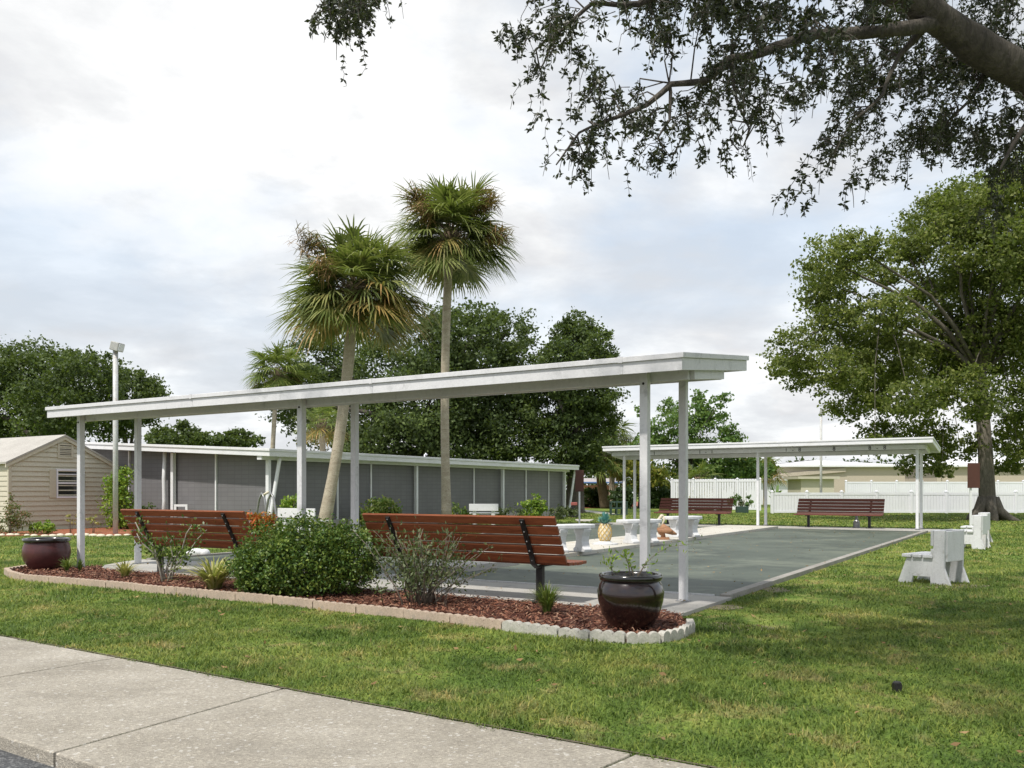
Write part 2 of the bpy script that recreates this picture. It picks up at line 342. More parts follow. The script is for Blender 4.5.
def dirt_edge():
    V_ = []; n = 420; a0, a1 = -4, 12
    for i in range(n+1):
        a = a0+(a1-a0)*i/n; w = .000+.030*mnoise.noise(Vector((a*2.1,0,0)))+.03*mnoise.noise(Vector((a*11,3,0))); V_.append((a, max(.0005, w-.006)))
    mb = MB()
    for (p, w0), (q, w1) in zip(V_, V_[1:]): mb.add([SW(p,-w0,.0165), SW(q,-w1,.0165), SW(q,.035,.010), SW(p,.035,.010)], [(0,1,2,3)])
    tag(mb.build('soil_edge', 'soil'), kind='structure')
dirt_edge()
# ---- slabs and courts (u, v)
def rect(u0, u1, v0, v1): return [tuple(UV(u, v)[:2]) for u, v in ((u0,v0), (u1,v0), (u1,v1), (u0,v1))]
lay('near_slab', [tuple(UV(u, v)[:2]) for u, v in ((-9.15,.02), (-.0,0), (-.0,1.5), (-10.2,1.5), (-10.1,1.1), (-9.7,.45))], .036, 'slab', .12)
lay('court_right', rect(-4.28, -.14, 1.502, 19.9), .030, 'court', .1)
lay('court_left', rect(-10.0, -5.95, 1.502, 19.9), .030, 'court', .1)
lay('court_middle', rect(-5.949, -4.281, 1.502, 5.0), .030, 'court', .1)
lay('far_slab', rect(-10.9, .15, 19.905, 21.6), .040, 'slab', .12)
lay('court_kerb', rect(-.138, -.02, 1.503, 19.9), .058, 'old_slab', .12)
lay('court_kerb', rect(-10.12, -10.002, 1.503, 19.9), .058, 'old_slab', .12)
mb = MB()
for i in range(12):
    v0 = 5.02+i*1.238; mb.prism(rect(-5.94, -4.29, v0, v0+1.228), -.05, .10)
tag(mb.build('centre_walk', 'strip_concrete', bevel=.008), kind='structure')
tag(MB().prism(rect(-4.95, -4.2, 2.3, 3.95), -.05, .12).build('court_step', 'slab', bevel=.008), kind='structure')
mb = MB(); mb.prism(rect(-9.6, -.2, 1.49, 1.515), .0, .052)
tag(mb.build('court_baseline', 'white_concrete'), kind='structure')

# ------------------------------------------------------------------ mulch bed with scalloped edging
edge_px = [(28,570.5), (6,574), (14,580), (60,583.5), (100,587), (175,595), (250,602), (335,611), (385,616), (435,621), (456,624.5), (510,631), (560,637.5), (607,642.5), (646,644.5), (677,641), (692,633), (689,627)]
edge = [Vector(P2(*p)) for p in edge_px]
def arc(poly, step):
    out = [poly[0].copy()]; acc = 0
    for a, b in zip(poly, poly[1:]):
        L = (b-a).length; t = step-acc
        while t <= L: out.append(a.lerp(b, t/L)); t += step
        acc = L-(t-step)
    return out
a_ = arc(edge, .595); kk = next(i for i, p in enumerate(a_) if p.x > .35); tail = [p for p in arc(edge, .05) if p.x > a_[kk].x or (p-edge[-1]).length < .35]
edge_pts = a_[:kk+1]+[p for i, p in enumerate(tail) if i % 6 == 5]
bed_poly = [tuple(p) for p in edge_pts]+[tuple(UV(-.05, -.02)[:2]), tuple(UV(-9.15, 0)[:2]), tuple(UV(-9.6, .35)[:2])]
tag(MB().prism(bed_poly, -.02, .035).build('mulch_bed', 'mulch_base'), kind='structure')
def inside(P, poly):
    x, y = P[:,0], P[:,1]; r = np.zeros(len(P), bool); n = len(poly)
    for i in range(n):
        x1, y1 = poly[i]; x2, y2 = poly[(i+1)%n]; c = ((y1 > y) != (y2 > y)) & (x < (x2-x1)*(y-y1)/((y2-y1) or 1e-9)+x1); r ^= c
    return r
def mulch():
    bp = np.array(bed_poly); lo, hi = bp.min(0), bp.max(0); C = rng.uniform(lo, hi, (76000, 2)); C = C[inside(C, bed_poly)]
    n = len(C); P = np.c_[C, rng.uniform(.036, .066, n)]; a = rng.uniform(0, 2*PI, n); t = rng.normal(0, .28, n)
    d = np.c_[np.cos(a)*np.cos(t), np.sin(a)*np.cos(t), np.sin(t)]; b = unit(np.cross(d, unit(rng.normal(0, .35, (n,3))+[0,0,1])))
    L = rng.uniform(.008, .032, (n,1)); w = rng.uniform(.003, .009, (n,1)); V = np.stack([P-d*L-b*w, P+d*L-b*w*.6, P+d*L*.9+b*w*.7, P-d*L+b*w], 1)
    tag(npmesh('mulch', V, 4, 'mulch_chip'), 'shredded red bark mulch covering the long planting bed', 'mulch', kind='stuff')
mulch()
def edging():
    pts = edge_pts; n = 0
    for i in range(len(pts)-1):
        a, b = pts[i], pts[i+1]; d = b-a; L = d.length-.008
        if L < .12: continue
        ang = math.atan2(d.y, d.x); right = a.x > -.75; sc_n = max(2, round(L/.1))
        poly = []; w = L/sc_n                              # front elevation: scalloped top
        for k in range(sc_n):
            for q in range(7):
                tt = PI*q/6; poly.append((k*w+w/2-w/2*math.cos(tt)*.98, (.058 if right else .070)+(.034 if right else .024)*math.sin(tt)))
        poly = [(0,-.04)]+poly+[(L,-.04)]
        mb = MB(); mb.prism(poly, -.03, .03, 'y')
        o = mb.build('edging_block', 'edging_grey' if a.x > -.2 else 'edging_pink', bevel=.005, loc=(a.x, a.y, random.uniform(-.006, .006)), rz=ang+random.uniform(-.01, .01))
        where = EDGE_WORDS[min(n, len(EDGE_WORDS)-1)]
        tag(o, where, 'edging', 'scalloped concrete edging blocks round the mulch bed'); n += 1
EDGE_WORDS = ['short pinkish edging block running back beside the matt burgundy pot',
 'pinkish edging block at the very tip of the rounded bed end',
 'pinkish edging block turning the rounded bed end before the matt pot',
 'pinkish edging block directly in front of the matt burgundy pot',
 'pinkish edging block between the matt pot and the end post',
 'pinkish edging block just past the end post, below the green tufts',
 'pinkish edging block in front of the small yellowish strappy tuft',
 'pinkish edging block just before the foot of the bare rose bush',
 'pinkish edging block just past the foot of the bare rose bush',
 'pinkish edging block in front of the yellow striped plant',
 'pinkish edging block under the near-pot end of the round shrub',
 'pinkish edging block under the middle of the big round shrub',
 'pinkish edging block under the twiggy-bush end of the round shrub',
 'pinkish edging block in the gap between round shrub and twiggy bush',
 'pinkish edging block directly in front of the twiggy grey bush',
 'last pinkish edging block, past the twiggy bush where grey blocks begin',
 'first grey scalloped edging block, in front of the green bench foot tuft',
 'grey scalloped edging block between the green tuft and the glazed pot',
 'grey scalloped edging block below the bench side of the glazed pot',
 'grey scalloped edging block below the middle of the glazed pot',
 'short grey edging block just past the glazed pot, starting the corner curve',
 'short grey edging block in the middle of the corner curve by the glazed pot',
 'short grey edging block ending the bed against the slab corner']
edging()

# ------------------------------------------------------------------ grass blades
def blades():
    sets = []
    excl = [bed_poly, [tuple(UV(u, v)[:2]) for u, v in ((-9.2,0), (0.02,0), (0.02,19.9), (.15,22.4), (-10.2,22.4), (-10.2,1.0))]]
    for (y0, y1, dens, h, w, seg) in ((3.2, 6.2, 6500, .045, .0045, 3), (6.2, 9.5, 4200, .048, .006, 3), (9.5, 15, 1700, .052, .009, 2), (15, 26, 520, .055, .016, 2), (26, 48, 130, .06, .03, 2)):
        X = .60*y1+.3; n = int(dens*2*X*(y1-y0)); C = np.c_[rng.uniform(-X, X, n), rng.uniform(y0, y1, n)]
        C = C[np.abs(C[:,0]) < .6*C[:,1]+.35]
        s = (C[:,0]-far0.x)*snor.x+(C[:,1]-far0.y)*snor.y
        jit = .03*np.sin(C[:,0]*7.3)+.03*np.sin(C[:,0]*17.1+1)+.03*np.sin(C[:,0]*31+C[:,1]*9)
        k = s > -.012+jit*.45
        for e in excl: k &= ~inside(C, e)
        C = C[k]
        # thin, bare patches
        nz = np.sin(C[:,0]*1.9+1.3*np.sin(C[:,1]*1.1))*np.sin(C[:,1]*2.3+C[:,0]*.7); C = C[rng.random(len(C)) < .80+.2*nz]
        for (bx, by, br) in ((2.55,8.0,.42), (2.1,8.9,.35), (3.4,9.6,.4)):
            dd = np.hypot((C[:,0]-bx), (C[:,1]-by)*.7); C = C[(dd > br) | (rng.random(len(C)) < .25)]
        n = len(C); a = rng.uniform(0, 2*PI, n); lean = rng.uniform(.3, 1.5, n); hh = h*rng.uniform(.45, 1.3, n)*(.80+.30*np.sin(C[:,0]*3.1+2*np.sin(C[:,1]*2.2))*np.sin(C[:,1]*3.7+C[:,0]))
        dx = np.c_[np.cos(a), np.sin(a), np.zeros(n)]; base = np.c_[C, np.full(n, -.004)]
        ts = np.linspace(0, 1, seg); P = np.stack([base+dx*(hh*lean*t*t)[:,None]+np.array([0,0,1])*(hh*(t-.25*lean*t*t))[:,None] for t in ts], 1)
        sd = np.c_[-np.sin(a), np.cos(a), np.zeros(n)]; ww = w*rng.uniform(.6, 1.3, n)
        Wd = np.stack([sd*(ww*(1-.75*t) if t < 1 else ww*.12)[:,None] for t in ts], 1); sets.append((P, Wd, seg))
    a = [x for x in sets if x[2] == 3]; b = [x for x in sets if x[2] == 2]
    tag(strips('grass', np.concatenate([x[0] for x in a]), np.concatenate([x[1] for x in a]), 'grass_blade'), 'short lawn grass beside the sidewalk and the mulch bed', 'grass', kind='stuff')
    tag(strips('grass', np.concatenate([x[0] for x in b]), np.concatenate([x[1] for x in b]), 'grass_blade'), 'lawn grass around the courts and out to the fence', 'grass', kind='stuff')
blades()
def bare(px, py, r0, r1):
    c = G(px, py); n = 26; ph = random.uniform(0,9)
    poly = [(c.x+math.cos(2*PI*i/n)*r0*(.75+.5*mnoise.noise(Vector((math.cos(2*PI*i/n)*1.5,math.sin(2*PI*i/n)*1.5,ph)))), c.y+math.sin(2*PI*i/n)*r1*(.75+.5*mnoise.noise(Vector((math.cos(2*PI*i/n)*1.5,math.sin(2*PI*i/n)*1.5,ph+4))))) for i in range(n)]
    tag(MB().add([(x,y,.004) for x,y in poly], [tuple(range(n))]).build('bare_soil', 'dry_soil'), kind='structure')
for q in ((736,628,.38,.34), (722,607,.3,.25), (775,590,.25,.4), (948,586,.7,.3)): bare(*q)
def slab_litter():
    n = 900; u = rng.uniform(-10, 0, n); v = rng.uniform(0.05, 19, n)**1.0; P = np.array([tuple(UV(a, b, .066 if not -5.95 < a < -4.28 or b < 5 else .106)) for a, b in zip(u, v)])
    d = rng.normal(size=(n,3))*[1,1,.2]; tag(npmesh('leaves', leaf_quads(P, .04, .5, 3, d), 4, 'palm_dead'), 'small dry leaves blown over the slabs and courts', 'leaves', kind='stuff')
slab_litter()
def litter():
    n = 420; C = np.c_[rng.uniform(-4.5, 7, n), rng.uniform(3.9, 13, n)]; s = (C[:,0]-far0.x)*snor.x+(C[:,1]-far0.y)*snor.y
    k = (s > -.06) & ~inside(C, bed_poly) & ~inside(C, rect(-10, 0, 0, 21)); C = C[k]; P = np.c_[C, np.full(len(C), .028)]
    d = rng.normal(size=(len(C),3))*[1,1,.25]; tag(npmesh('leaves', leaf_quads(P, .05, .5, 3, d), 4, 'palm_dead'), 'dry brown oak leaves scattered on the lawn', 'leaves', kind='stuff')
litter()

# ------------------------------------------------------------------ shelters
def zl(v, z0=2.294): return z0+.1136*(v+.405)
def make_shelter(label, loc, rz, white, soff, letters=None, u0=-9.83, u1=.14, pa=(-.38,-4.97,-9.58), pb=(-.33,-4.91,-9.49)):
    t = thing('shelter', label, 'shelter', loc, rz, 'white bench shelters at the two court ends')
    def sheet(a0, a1, v0, v1, zb, zt): # slab following the roof slope
        return [(a0,v0,zl(v0)+zb), (a1,v0,zl(v0)+zb), (a1,v1,zl(v1)+zb), (a0,v1,zl(v1)+zb), (a0,v0,zl(v0)+zt), (a1,v0,zl(v0)+zt), (a1,v1,zl(v1)+zt), (a0,v1,zl(v1)+zt)]
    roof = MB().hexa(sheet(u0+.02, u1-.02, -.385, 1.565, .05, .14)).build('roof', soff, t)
    fa = MB()
    for (v0, v1, q0, q1) in ((-.405,-.38, u0, u1), (1.56,1.585, u0, u1)): fa.hexa(sheet(q0, q1, v0, v1, .0, .112))
    for q in (u0, u1-.025): fa.hexa(sheet(q, q+.025, -.379, 1.559, .0, .112))
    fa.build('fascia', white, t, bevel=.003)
    dr = MB()
    for (v0, v1, q0, q1) in ((-.425,-.375, u0-.02, u1+.02), (1.555,1.605, u0-.02, u1+.02)): dr.hexa(sheet(q0, q1, v0, v1, .113, .163))
    for q in (u0-.02, u1-.03): dr.hexa(sheet(q, q+.05, -.374, 1.554, .113, .163))
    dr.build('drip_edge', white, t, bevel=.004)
    a = u1-.6
    while a > u0+.5:      # joint covers on the roof edge
        MB().hexa(sheet(a-.02, a+.02, -.429, -.372, .110, .167)).build('joint_cover', white, t); MB().hexa(sheet(a-.015, a+.015, -.408, -.380, .004, .109)).build('joint_cover', white, t); a -= 3.05
    rb = MB()
    a = u0+.4
    while a < u1-.1: rb.hexa(sheet(a, a+.03, -.375, 1.555, .028, .05)); a += .4064
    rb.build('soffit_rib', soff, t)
    ua, ub = u0+(.13 if u1 < .5 else .27), u1-.02
    for vv in (0.05, 1.0):
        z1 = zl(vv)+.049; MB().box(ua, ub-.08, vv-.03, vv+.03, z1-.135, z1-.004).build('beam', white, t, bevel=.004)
    for q in (ua-.045, ub-.079):
        MB().hexa([(q,.08,zl(.08)-.085), (q+.045,.08,zl(.08)-.085), (q+.045,.97,zl(.97)-.085), (q,.97,zl(.97)-.085),
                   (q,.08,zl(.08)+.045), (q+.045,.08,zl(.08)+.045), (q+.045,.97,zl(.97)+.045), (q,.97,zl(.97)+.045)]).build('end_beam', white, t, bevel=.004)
    for pu in pa:
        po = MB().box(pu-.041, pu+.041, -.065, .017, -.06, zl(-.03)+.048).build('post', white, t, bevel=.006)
        MB().ball((pu, -.068, 2.24), .013, 8, 6).build('bolt', 'black_metal', po, smooth=True)
    for pu in pb: MB().box(pu-.04, pu+.04, .85, .93, -.06, zl(.9)+.045).build('post', white, t, bevel=.006)
    for pu, v_ in [(q, -.024) for q in pa]+[(q, .89) for q in pb]: MB().box(pu-.065, pu+.065, v_-.065, v_+.065, -.02, .046 if not letters else .01).build('base_plate', 'steel', t, bevel=.003)
    if letters:
        for (txt, u_) in letters:
            for j, ch in enumerate(txt.split()):
                c = bpy.data.curves.new('lettering', 'FONT'); c.body = ch; c.size = .17; c.extrude = .003; c.align_x = 'CENTER'
                q_ = bpy.data.objects.new('lettering_source', c); COL.objects.link(q_); me = bpy.data.meshes.new_from_object(q_); bpy.data.objects.remove(q_); me.materials.clear(); o = link('lettering', me, 'lettering', t)
                o.rotation_euler = (R(90), 0, R(180)); o.location = (u_-.21*(j-(len(txt.split())-1)/2), 1.0+.036, zl(1.0)-.078)
    return t
make_shelter('long white flat-roofed shelter over the two red-brown benches beside the mulch bed', UV(0,0), ROT, 'white_shaded_aged', 'soffit')
# the far one faces back across the courts: turned half round
s2 = make_shelter('white flat-roofed shelter across the far end of the courts, in front of the vinyl fence', UV(-9.72, 21.45, .075), ROT+PI, 'white_paint', 'soffit',
    u1=.64, pa=(.13,-4.6,-9.34), pb=(.13,-4.6,-9.34),
    letters=[('1 - 1', -2.9), ('1 - 8', -5.75), ('8', -7.0), ('8 - 8', -8.25), ('1 - 1', -.85)])

# ------------------------------------------------------------------ red-brown slatted park benches
def make_bench(label, wood):
    t = thing('park_bench', label, 'bench', group='slatted park benches under the shelters'); hl = 1.25
    lo = Vector((0,-.07,.415)); hi = Vector((0,-.34,.915)); d = (hi-lo).normalized(); pitch = (hi-lo).length/5
    b = MB()
    for k in range(5):
        a = lo+d*(pitch*k+.009); c = lo+d*(pitch*(k+1)-.011); n = Vector((0,d.z,-d.y))*.017
        b.hexa([(-hl,*(a-n)[1:]), (hl,*(a-n)[1:]), (hl,*(a+n)[1:]), (-hl,*(a+n)[1:]), (-hl,*(c-n)[1:]), (hl,*(c-n)[1:]), (hl,*(c+n)[1:]), (-hl,*(c+n)[1:])])
    b.build('backrest', wood, t, bevel=.006)
    s = MB()
    for k in range(4):
        y0 = -.03+k*.104; z0 = .412-.004*k+(.008 if k == 3 else 0); s.box(-hl, hl, y0, y0+.094, z0-.017, z0+.017)
    s.build('seat', wood, t, bevel=.006)
    for x in (-.875, .875):
        m = MB(); o_ = Vector((x,0,0)); nn = Vector((0,-d.z,d.y))
        # strap behind the back slats curving under the seat, then the pedestal
        pts = [hi-d*.03+nn*.03, lo+d*.10+nn*.03, lo+d*.02+nn*.045, Vector((0,-.04,.365)), Vector((0,.10,.375)), Vector((0,.36,.378))]
        for a, c in zip(pts, pts[1:]): m.bar(o_+a, o_+c+(c-a).normalized()*.008, .055, .022, up=(0,-d.z,d.y) if abs((c-a).z) > .08 else (0,0,1))
        m.bar(o_+Vector((0,.035,.02)), o_+Vector((0,.035,.37)), .06, .075)
        m.box(x-.07, x+.07, -.12, .22, .0, .018)
        su = m.build('support', 'black_metal', t, bevel=.004)
        for k in range(5): c = lo+d*(pitch*(k+.5))+nn*.044; MB().ball((x,c.y,c.z), .009, 6, 4).build('bolt', 'steel', su)
    return t
bA = make_bench('long red-brown slatted bench with its back to the mulch bed, beside the glazed pot', 'bench_wood')
bA.location = UV(-2.47, .02, .037); bA.rotation_euler[2] = ROT
bB = copy_tree(bA); bB.location = UV(-6.93, .02, .037); bB['label'] = 'long red-brown slatted bench behind the bare rose bush, between shelter posts and round shrub'
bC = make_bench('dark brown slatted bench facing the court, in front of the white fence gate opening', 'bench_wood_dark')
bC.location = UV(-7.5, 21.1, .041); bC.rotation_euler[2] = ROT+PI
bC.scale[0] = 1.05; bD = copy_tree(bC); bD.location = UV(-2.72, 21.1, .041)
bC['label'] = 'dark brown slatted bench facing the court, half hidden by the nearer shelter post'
bD['label'] = 'dark brown slatted bench facing the court, beside the shelter corner near the oak'

# ------------------------------------------------------------------ glazed pots
def pot(label, loc, rmax, h, mat, rimm, plant=None, squat=False):
    t = thing('plant_pot', label, 'plant pot', loc)
    if squat: pr = [(.62,0), (.70,.03), (.93,.28), (1.0,.5), (.97,.70), (.90,.84), (.90,.86)]
    else: pr = [(.60,0), (.66,.02), (.86,.25), (.97,.5), (1.0,.66), (.93,.80), (.87,.86), (.86,.87)]
    body = MB().lathe([(a*rmax, b*h) for a, b in pr], 56); body.build('body', mat, t, smooth=True)
    rim = MB(); rr = .86 if not squat else .90
    rim.lathe([(r_*rmax, z_*h) for r_, z_ in ((rr,.86), (rr+.07,.885), (rr+.09,.93), (rr+.08,.985), (rr+.03,1.0), (rr-.05,.985), (rr-.07,.93), (rr-.07,.80))], 56); rim.build('rim', rimm, t, smooth=True)
    MB().lathe([((rr-.06)*rmax, .86*h), ((rr-.06)*rmax, .88*h), (.3*rmax, .90*h)], 30).build('potting_soil', 'soil', t)
    return t
pR = G(633, 629.5, .045); pR.y += .15
pot('dark glossy glazed pot with black rim at the corner of the mulch bed', pR, .285, .455, 'pot_glaze', 'pot_rim')
pL = G(45.5, 570, .04); pL.y += .22; pL.x -= .1
pot('squat matt burgundy pot with black rim at the far rounded end of the bed', pL, .33, .46, 'pot_matt', 'pot_rim', squat=True)

def twiggy(name, label, cat, loc, stems, leafmat, barkmat, leaf, nleaf, tipr=.05, group=None, leafpart='foliage', asp=.4):
    """stems: list of polylines (relative) ; leaves gather along the last part of each"""
    t = thing(name, label, cat, loc, 0, group); m = MB(); C = []; D = []
    for pl, r in stems:
        m.tube(pl, [r*(1-.65*i/(len(pl)-1)) for i in range(len(pl))], 6)
        for _ in range(nleaf):
            s = random.uniform(.35, 1.0)*(len(pl)-1); i = min(int(s), len(pl)-2); p = Vector(pl[i]).lerp(Vector(pl[i+1]), s-i)
            o = Vector((random.gauss(0,1), random.gauss(0,1), random.gauss(.3,1)))*tipr*(.3+.7*s/(len(pl)-1)); C.append(p+o); D.append(o.normalized()+Vector((0,0,.4)))
    m.build('stem', barkmat, t, smooth=True)
    if C: npmesh(leafpart, leaf_quads(np.array(C), leaf, asp, 0, np.array(D)+rng.normal(0, .35, (len(D),3))), 4, leafmat, t)
    return t
def stemset(n, h, spread, r, wob=.06, seg=5, start=.04, lean=(0,0)):
    out = []
    for i in range(n):
        a = random.uniform(0, 2*PI); s = spread*random.uniform(.25, 1); hh = h*random.uniform(.6, 1.05); pl = []
        bx, by = random.gauss(0, start), random.gauss(0, start)
        for k in range(seg):
            q = k/(seg-1); pl.append((bx+math.cos(a)*s*q**1.2+random.gauss(0, wob)*q*.4+lean[0]*q, by+math.sin(a)*s*q**1.2+random.gauss(0, wob)*q*.4+lean[1]*q, hh*q+(0 if k else -.02)))
        out.append((pl, r*random.uniform(.6, 1.2)))
    return out
def tuft(name, label, cat, loc, n, h, spread, w, mat, group=None):
    a = rng.uniform(0, 2*PI, n); out = rng.uniform(.15, 1, n)*spread; hh = h*rng.uniform(.55, 1.1, n); dx = np.c_[np.cos(a), np.sin(a), np.zeros(n)]
    base = dx*rng.uniform(0, .3, (n,1))*spread*.4+[0,0,-.01]; ts = np.linspace(0, 1, 5)
    P = np.stack([base+dx*(out*t**1.7)[:,None]+np.array([0,0,1])*(hh*(t*1.25-.45*t**3*(.4+out/spread)))[:,None] for t in ts], 1)
    sd = np.c_[-np.sin(a), np.cos(a), np.zeros(n)]*w; Wd = np.stack([sd*x for x in (.8, 1, .85, .55, .06)], 1)
    o = strips(name, P, Wd, mat, None, loc); return tag(o, label, cat, group)
# plant in the glazed pot: short leafy shoots and one long wand reaching over the posts
def pot_plant():
    z = .42
    st = [([(0,0,z), (-.02,0,z+.12), (-.07,.0,z+.22)], .006), ([(-.1,0,z), (-.16,.02,z+.07), (-.2,0,z+.10)], .004), ([(.03,0,z), (.0,.03,z+.12), (-.05,.05,z+.19)], .007),
          ([(.05,0,z), (.13,0,z+.12), (.22,.02,z+.2), (.33,.02,z+.26), (.48,.04,z+.275), (.62,.05,z+.29)], .004), ([(.06,.0,z), (.12,.0,z+.10), (.2,.02,z+.12)], .004), ([(-.15,.02,z), (-.17,.0,z+.13), (-.18,0,z+.2)], .004)]
    twiggy('potted_plant', 'thin arching plant with small yellow-green leaves growing in the glazed pot', 'plant', pR, st, 'lime_leaf', 'twig', .042, 26, .035)
pot_plant()
# bed planting
tuft('grass_tuft', 'green grassy tuft growing in the mulch beside the bench foot', 'grass tuft', G(547, 613, .04), 280, .32, .28, .005, 'tuft_leaf')
tuft('striped_grass', 'yellow striped strappy plant between bare rose bush and round shrub', 'plant', G(214, 589, .04), 220, .40, .62, .014, 'stripe_leaf')
tuft('striped_grass', 'small yellowish strappy plant at the slab edge beneath the bench end', 'plant', G(125, 577, .04), 80, .26, .34, .009, 'stripe_leaf')
tuft('grass_tuft', 'pale green strappy tuft beside the matt burgundy pot', 'grass tuft', G(67, 571.5, .04), 70, .24, .22, .008, 'tuft_leaf')
tuft('grass_tuft', 'small dark green upright tuft at the foot of the end post', 'grass tuft', G(80, 571.5, .04), 60, .22, .10, .007, 'shrub_leaf')
def rose_bush():
    L = G(168, 581, .04); st = []
    for tip, r in (((-.42,0,.76), .024), ((-.36,-.1,.62), .018), ((.06,0,.58), .018), ((.32,0,.74), .020), ((.50,.0,.66), .018), ((.12,.1,.46), .014), ((-.1,.1,.44), .018), ((.3,-.1,.36), .012), ((-.22,.0,.50), .014)):
        x, y, z = tip; st.append(([(x*.08,y,-.02), (x*.22-.02,y*.4,z*.3), (x*.5+.03,y*.7,z*.58), (x*.8-.02,y,z*.82), (x,y,z)], r))
    twiggy('rose_bush', 'nearly bare thorny bush with pale canes and few leaves before the slatted bench', 'bush', [L][0], [(a, b*.72) for a, b in st], 'shrub_leaf', 'twig_grey', .050, 85, .07, asp=.5)
rose_bush()
def grey_bush():
    st = stemset(40, .74, .62, .008, .06, 6, .12); st += stemset(16, .5, .78, .006, .06, 5, .14)
    st.append(([(.1,0,0), (.25,0,.14), (.40,0,.34), (.62,0,.55), (.70,0,.60)], .007))
    twiggy('twiggy_bush', 'sparse grey-green twiggy bush with many upright stems in front of the bench', 'bush', G(424, 604, .04), st, 'sage_leaf', 'twig', .050, 36, .06, asp=.44)
grey_bush()
def shrub(name, label, cat, lumps, n, mat, leaf, loc, stem_r=.015, trunk='twig', group=None, sub=60, spread=.2, shell=.3, asp=.55, nst=7):
    t = thing(name, label, cat, loc, 0, group); lo = Vector(loc)
    C = lump_leaves(lumps, n, sub, spread, shell, .8); C = C[C[:,2] > .02]
    npmesh('foliage', leaf_quads(C, leaf, asp, .4), 4, mat, t)
    m = MB()
    for i in range(nst):
        l = lumps[i % len(lumps)]; c = Vector(l[0])+Vector((random.uniform(-.5,.5)*l[1][0], random.uniform(-.5,.5)*l[1][1], random.uniform(-.2,.5)*l[1][2]))
        b = Vector((c.x*.3, c.y*.3, -.02)); m.tube([b, b.lerp(c, .5)+Vector((0,0,.1*c.z)), c], [stem_r, stem_r*.7, stem_r*.35], 6)
    m.build('stem', trunk, t, smooth=True); return t
SH = G(300, 598, .04); SH.y += .35
shrub('round_shrub', 'big dense rounded green shrub in the mulch bed between the two slatted benches', 'shrub',
      [((-.38,0,.40),(.40,.42,.40)), ((.05,0,.44),(.46,.45,.42)), ((.42,.02,.42),(.38,.42,.37)), ((-.05,-.18,.33),(.60,.34,.34)), ((-.50,-.05,.28),(.32,.35,.28)), ((.46,-.05,.28),(.30,.35,.27))],
      30000, 'shrub_leaf', .040, SH, .015, sub=150, spread=.11, shell=.25, nst=12)

# ------------------------------------------------------------------ garden building with grey screens
def lodge():
    c = G(270, 533); t = thing('screened_building', 'long low grey-walled building with white flat roof and white posts behind the courts', 'building', c, ROT)
    Lw, Dp, h0 = 14.0, 18.3, 2.19
    def zr(x): return h0-.05*x
    MB().hexa([(-Lw,.22,.3), (-.22,.22,.3), (-.22,Dp-.2,.3), (-Lw,Dp-.2,.3), (-Lw,.22,zr(-Lw)+.02), (-.22,.22,zr(-.22)+.02), (-.22,Dp-.2,zr(-.22)+.02), (-Lw,Dp-.2,zr(-Lw)+.02)]).build('wall', 'grey_screen', t)
    MB().box(-Lw-.02, -.17, .17, Dp-.15, -.05, .30).build('plinth', 'slab', t)
    r = MB()
    def sl(x0, x1, y0, y1, a, b): return [(x0,y0,zr(x0)+a), (x1,y0,zr(x1)+a), (x1,y1,zr(x1)+a), (x0,y1,zr(x0)+a), (x0,y0,zr(x0)+b), (x1,y0,zr(x1)+b), (x1,y1,zr(x1)+b), (x0,y1,zr(x0)+b)]
    r.hexa(sl(-Lw-.3, .28, -.28, Dp+.28, .05, .16)); r.build('roof', 'white_paint', t)
    d = MB(); d.hexa(sl(-Lw-.34, .34, -.34, -.281, .0, .21)); d.hexa(sl(.281, .34, -.28, Dp+.28, .0, .21)); d.hexa(sl(-Lw-.34, .34, Dp+.281, Dp+.34, .0, .21)); d.build('fascia', 'white_paint', t, bevel=.01)
    d = MB(); d.hexa(sl(-Lw-.36, .37, -.37, -.341, .15, .225)); d.hexa(sl(.341, .37, -.34, Dp+.34, .15, .225)); d.build('drip_edge', 'white_paint', t, bevel=.006)
    MB().box(-.20, -.02, -.30, Dp+.1, h0-.10, h0+.045).build('beam', 'white_paint', t)
    for y in (.02, 6.9, 12.65, 18.0): MB().box(-.15, -.03, y-.05, y+.05, .0, h0-.10).build('post', 'white_paint', t, bevel=.006)
    for y in (3.0, 4.6, 8.9, 10.7, 14.7, 16.7): MB().box(-.215, -.175, y-.03, y+.03, .2, h0-.02).build('screen_batten', 'white_paint', t)
    for x in (-2.5, -6.7, -8.9, -11): MB().box(x-.025, x+.025, .16, .215, .2, zr(x)+.02).build('screen_batten', 'white_paint', t)
    MB().box(-4.45, -4.33, .05, .17, .0, zr(-4)-.0).build('post', 'white_paint', t, bevel=.006)
    for (a, b, c2) in ((-.03, .02, 0), (-.0, Dp+.1, 0)):
        MB().tube([(.14, b+.25, h0+.02), (.12, b+.22, h0-.12), (-.0, b-.05 if b < 5 else b-.1, .25), (.03, b-.08 if b < 5 else b-.15, .04)], .055, 10).build('downspout', 'white_paint', t, smooth=True)
    MB().tube([(-4.75,.08,zr(-4.75)), (-4.75,.04,1.6), (-4.73,.04,.9), (-4.8,.04,.04)], .06, 10).build('downspout', 'white_paint', t, smooth=True)
    for y in (8.2, 17.6): MB().tube([(-.7,y,zr(-.7)+.1), (-.7,y,zr(-.7)+.30), (-.68,y+.04,zr(-.7)+.36), (-.66,y+.09,zr(-.7)+.31)], .03, 8).build('vent_pipe', 'white_vinyl', t, smooth=True)
    for a, b in ((0, 1), (1, 2)): pass
    return t
lodge()

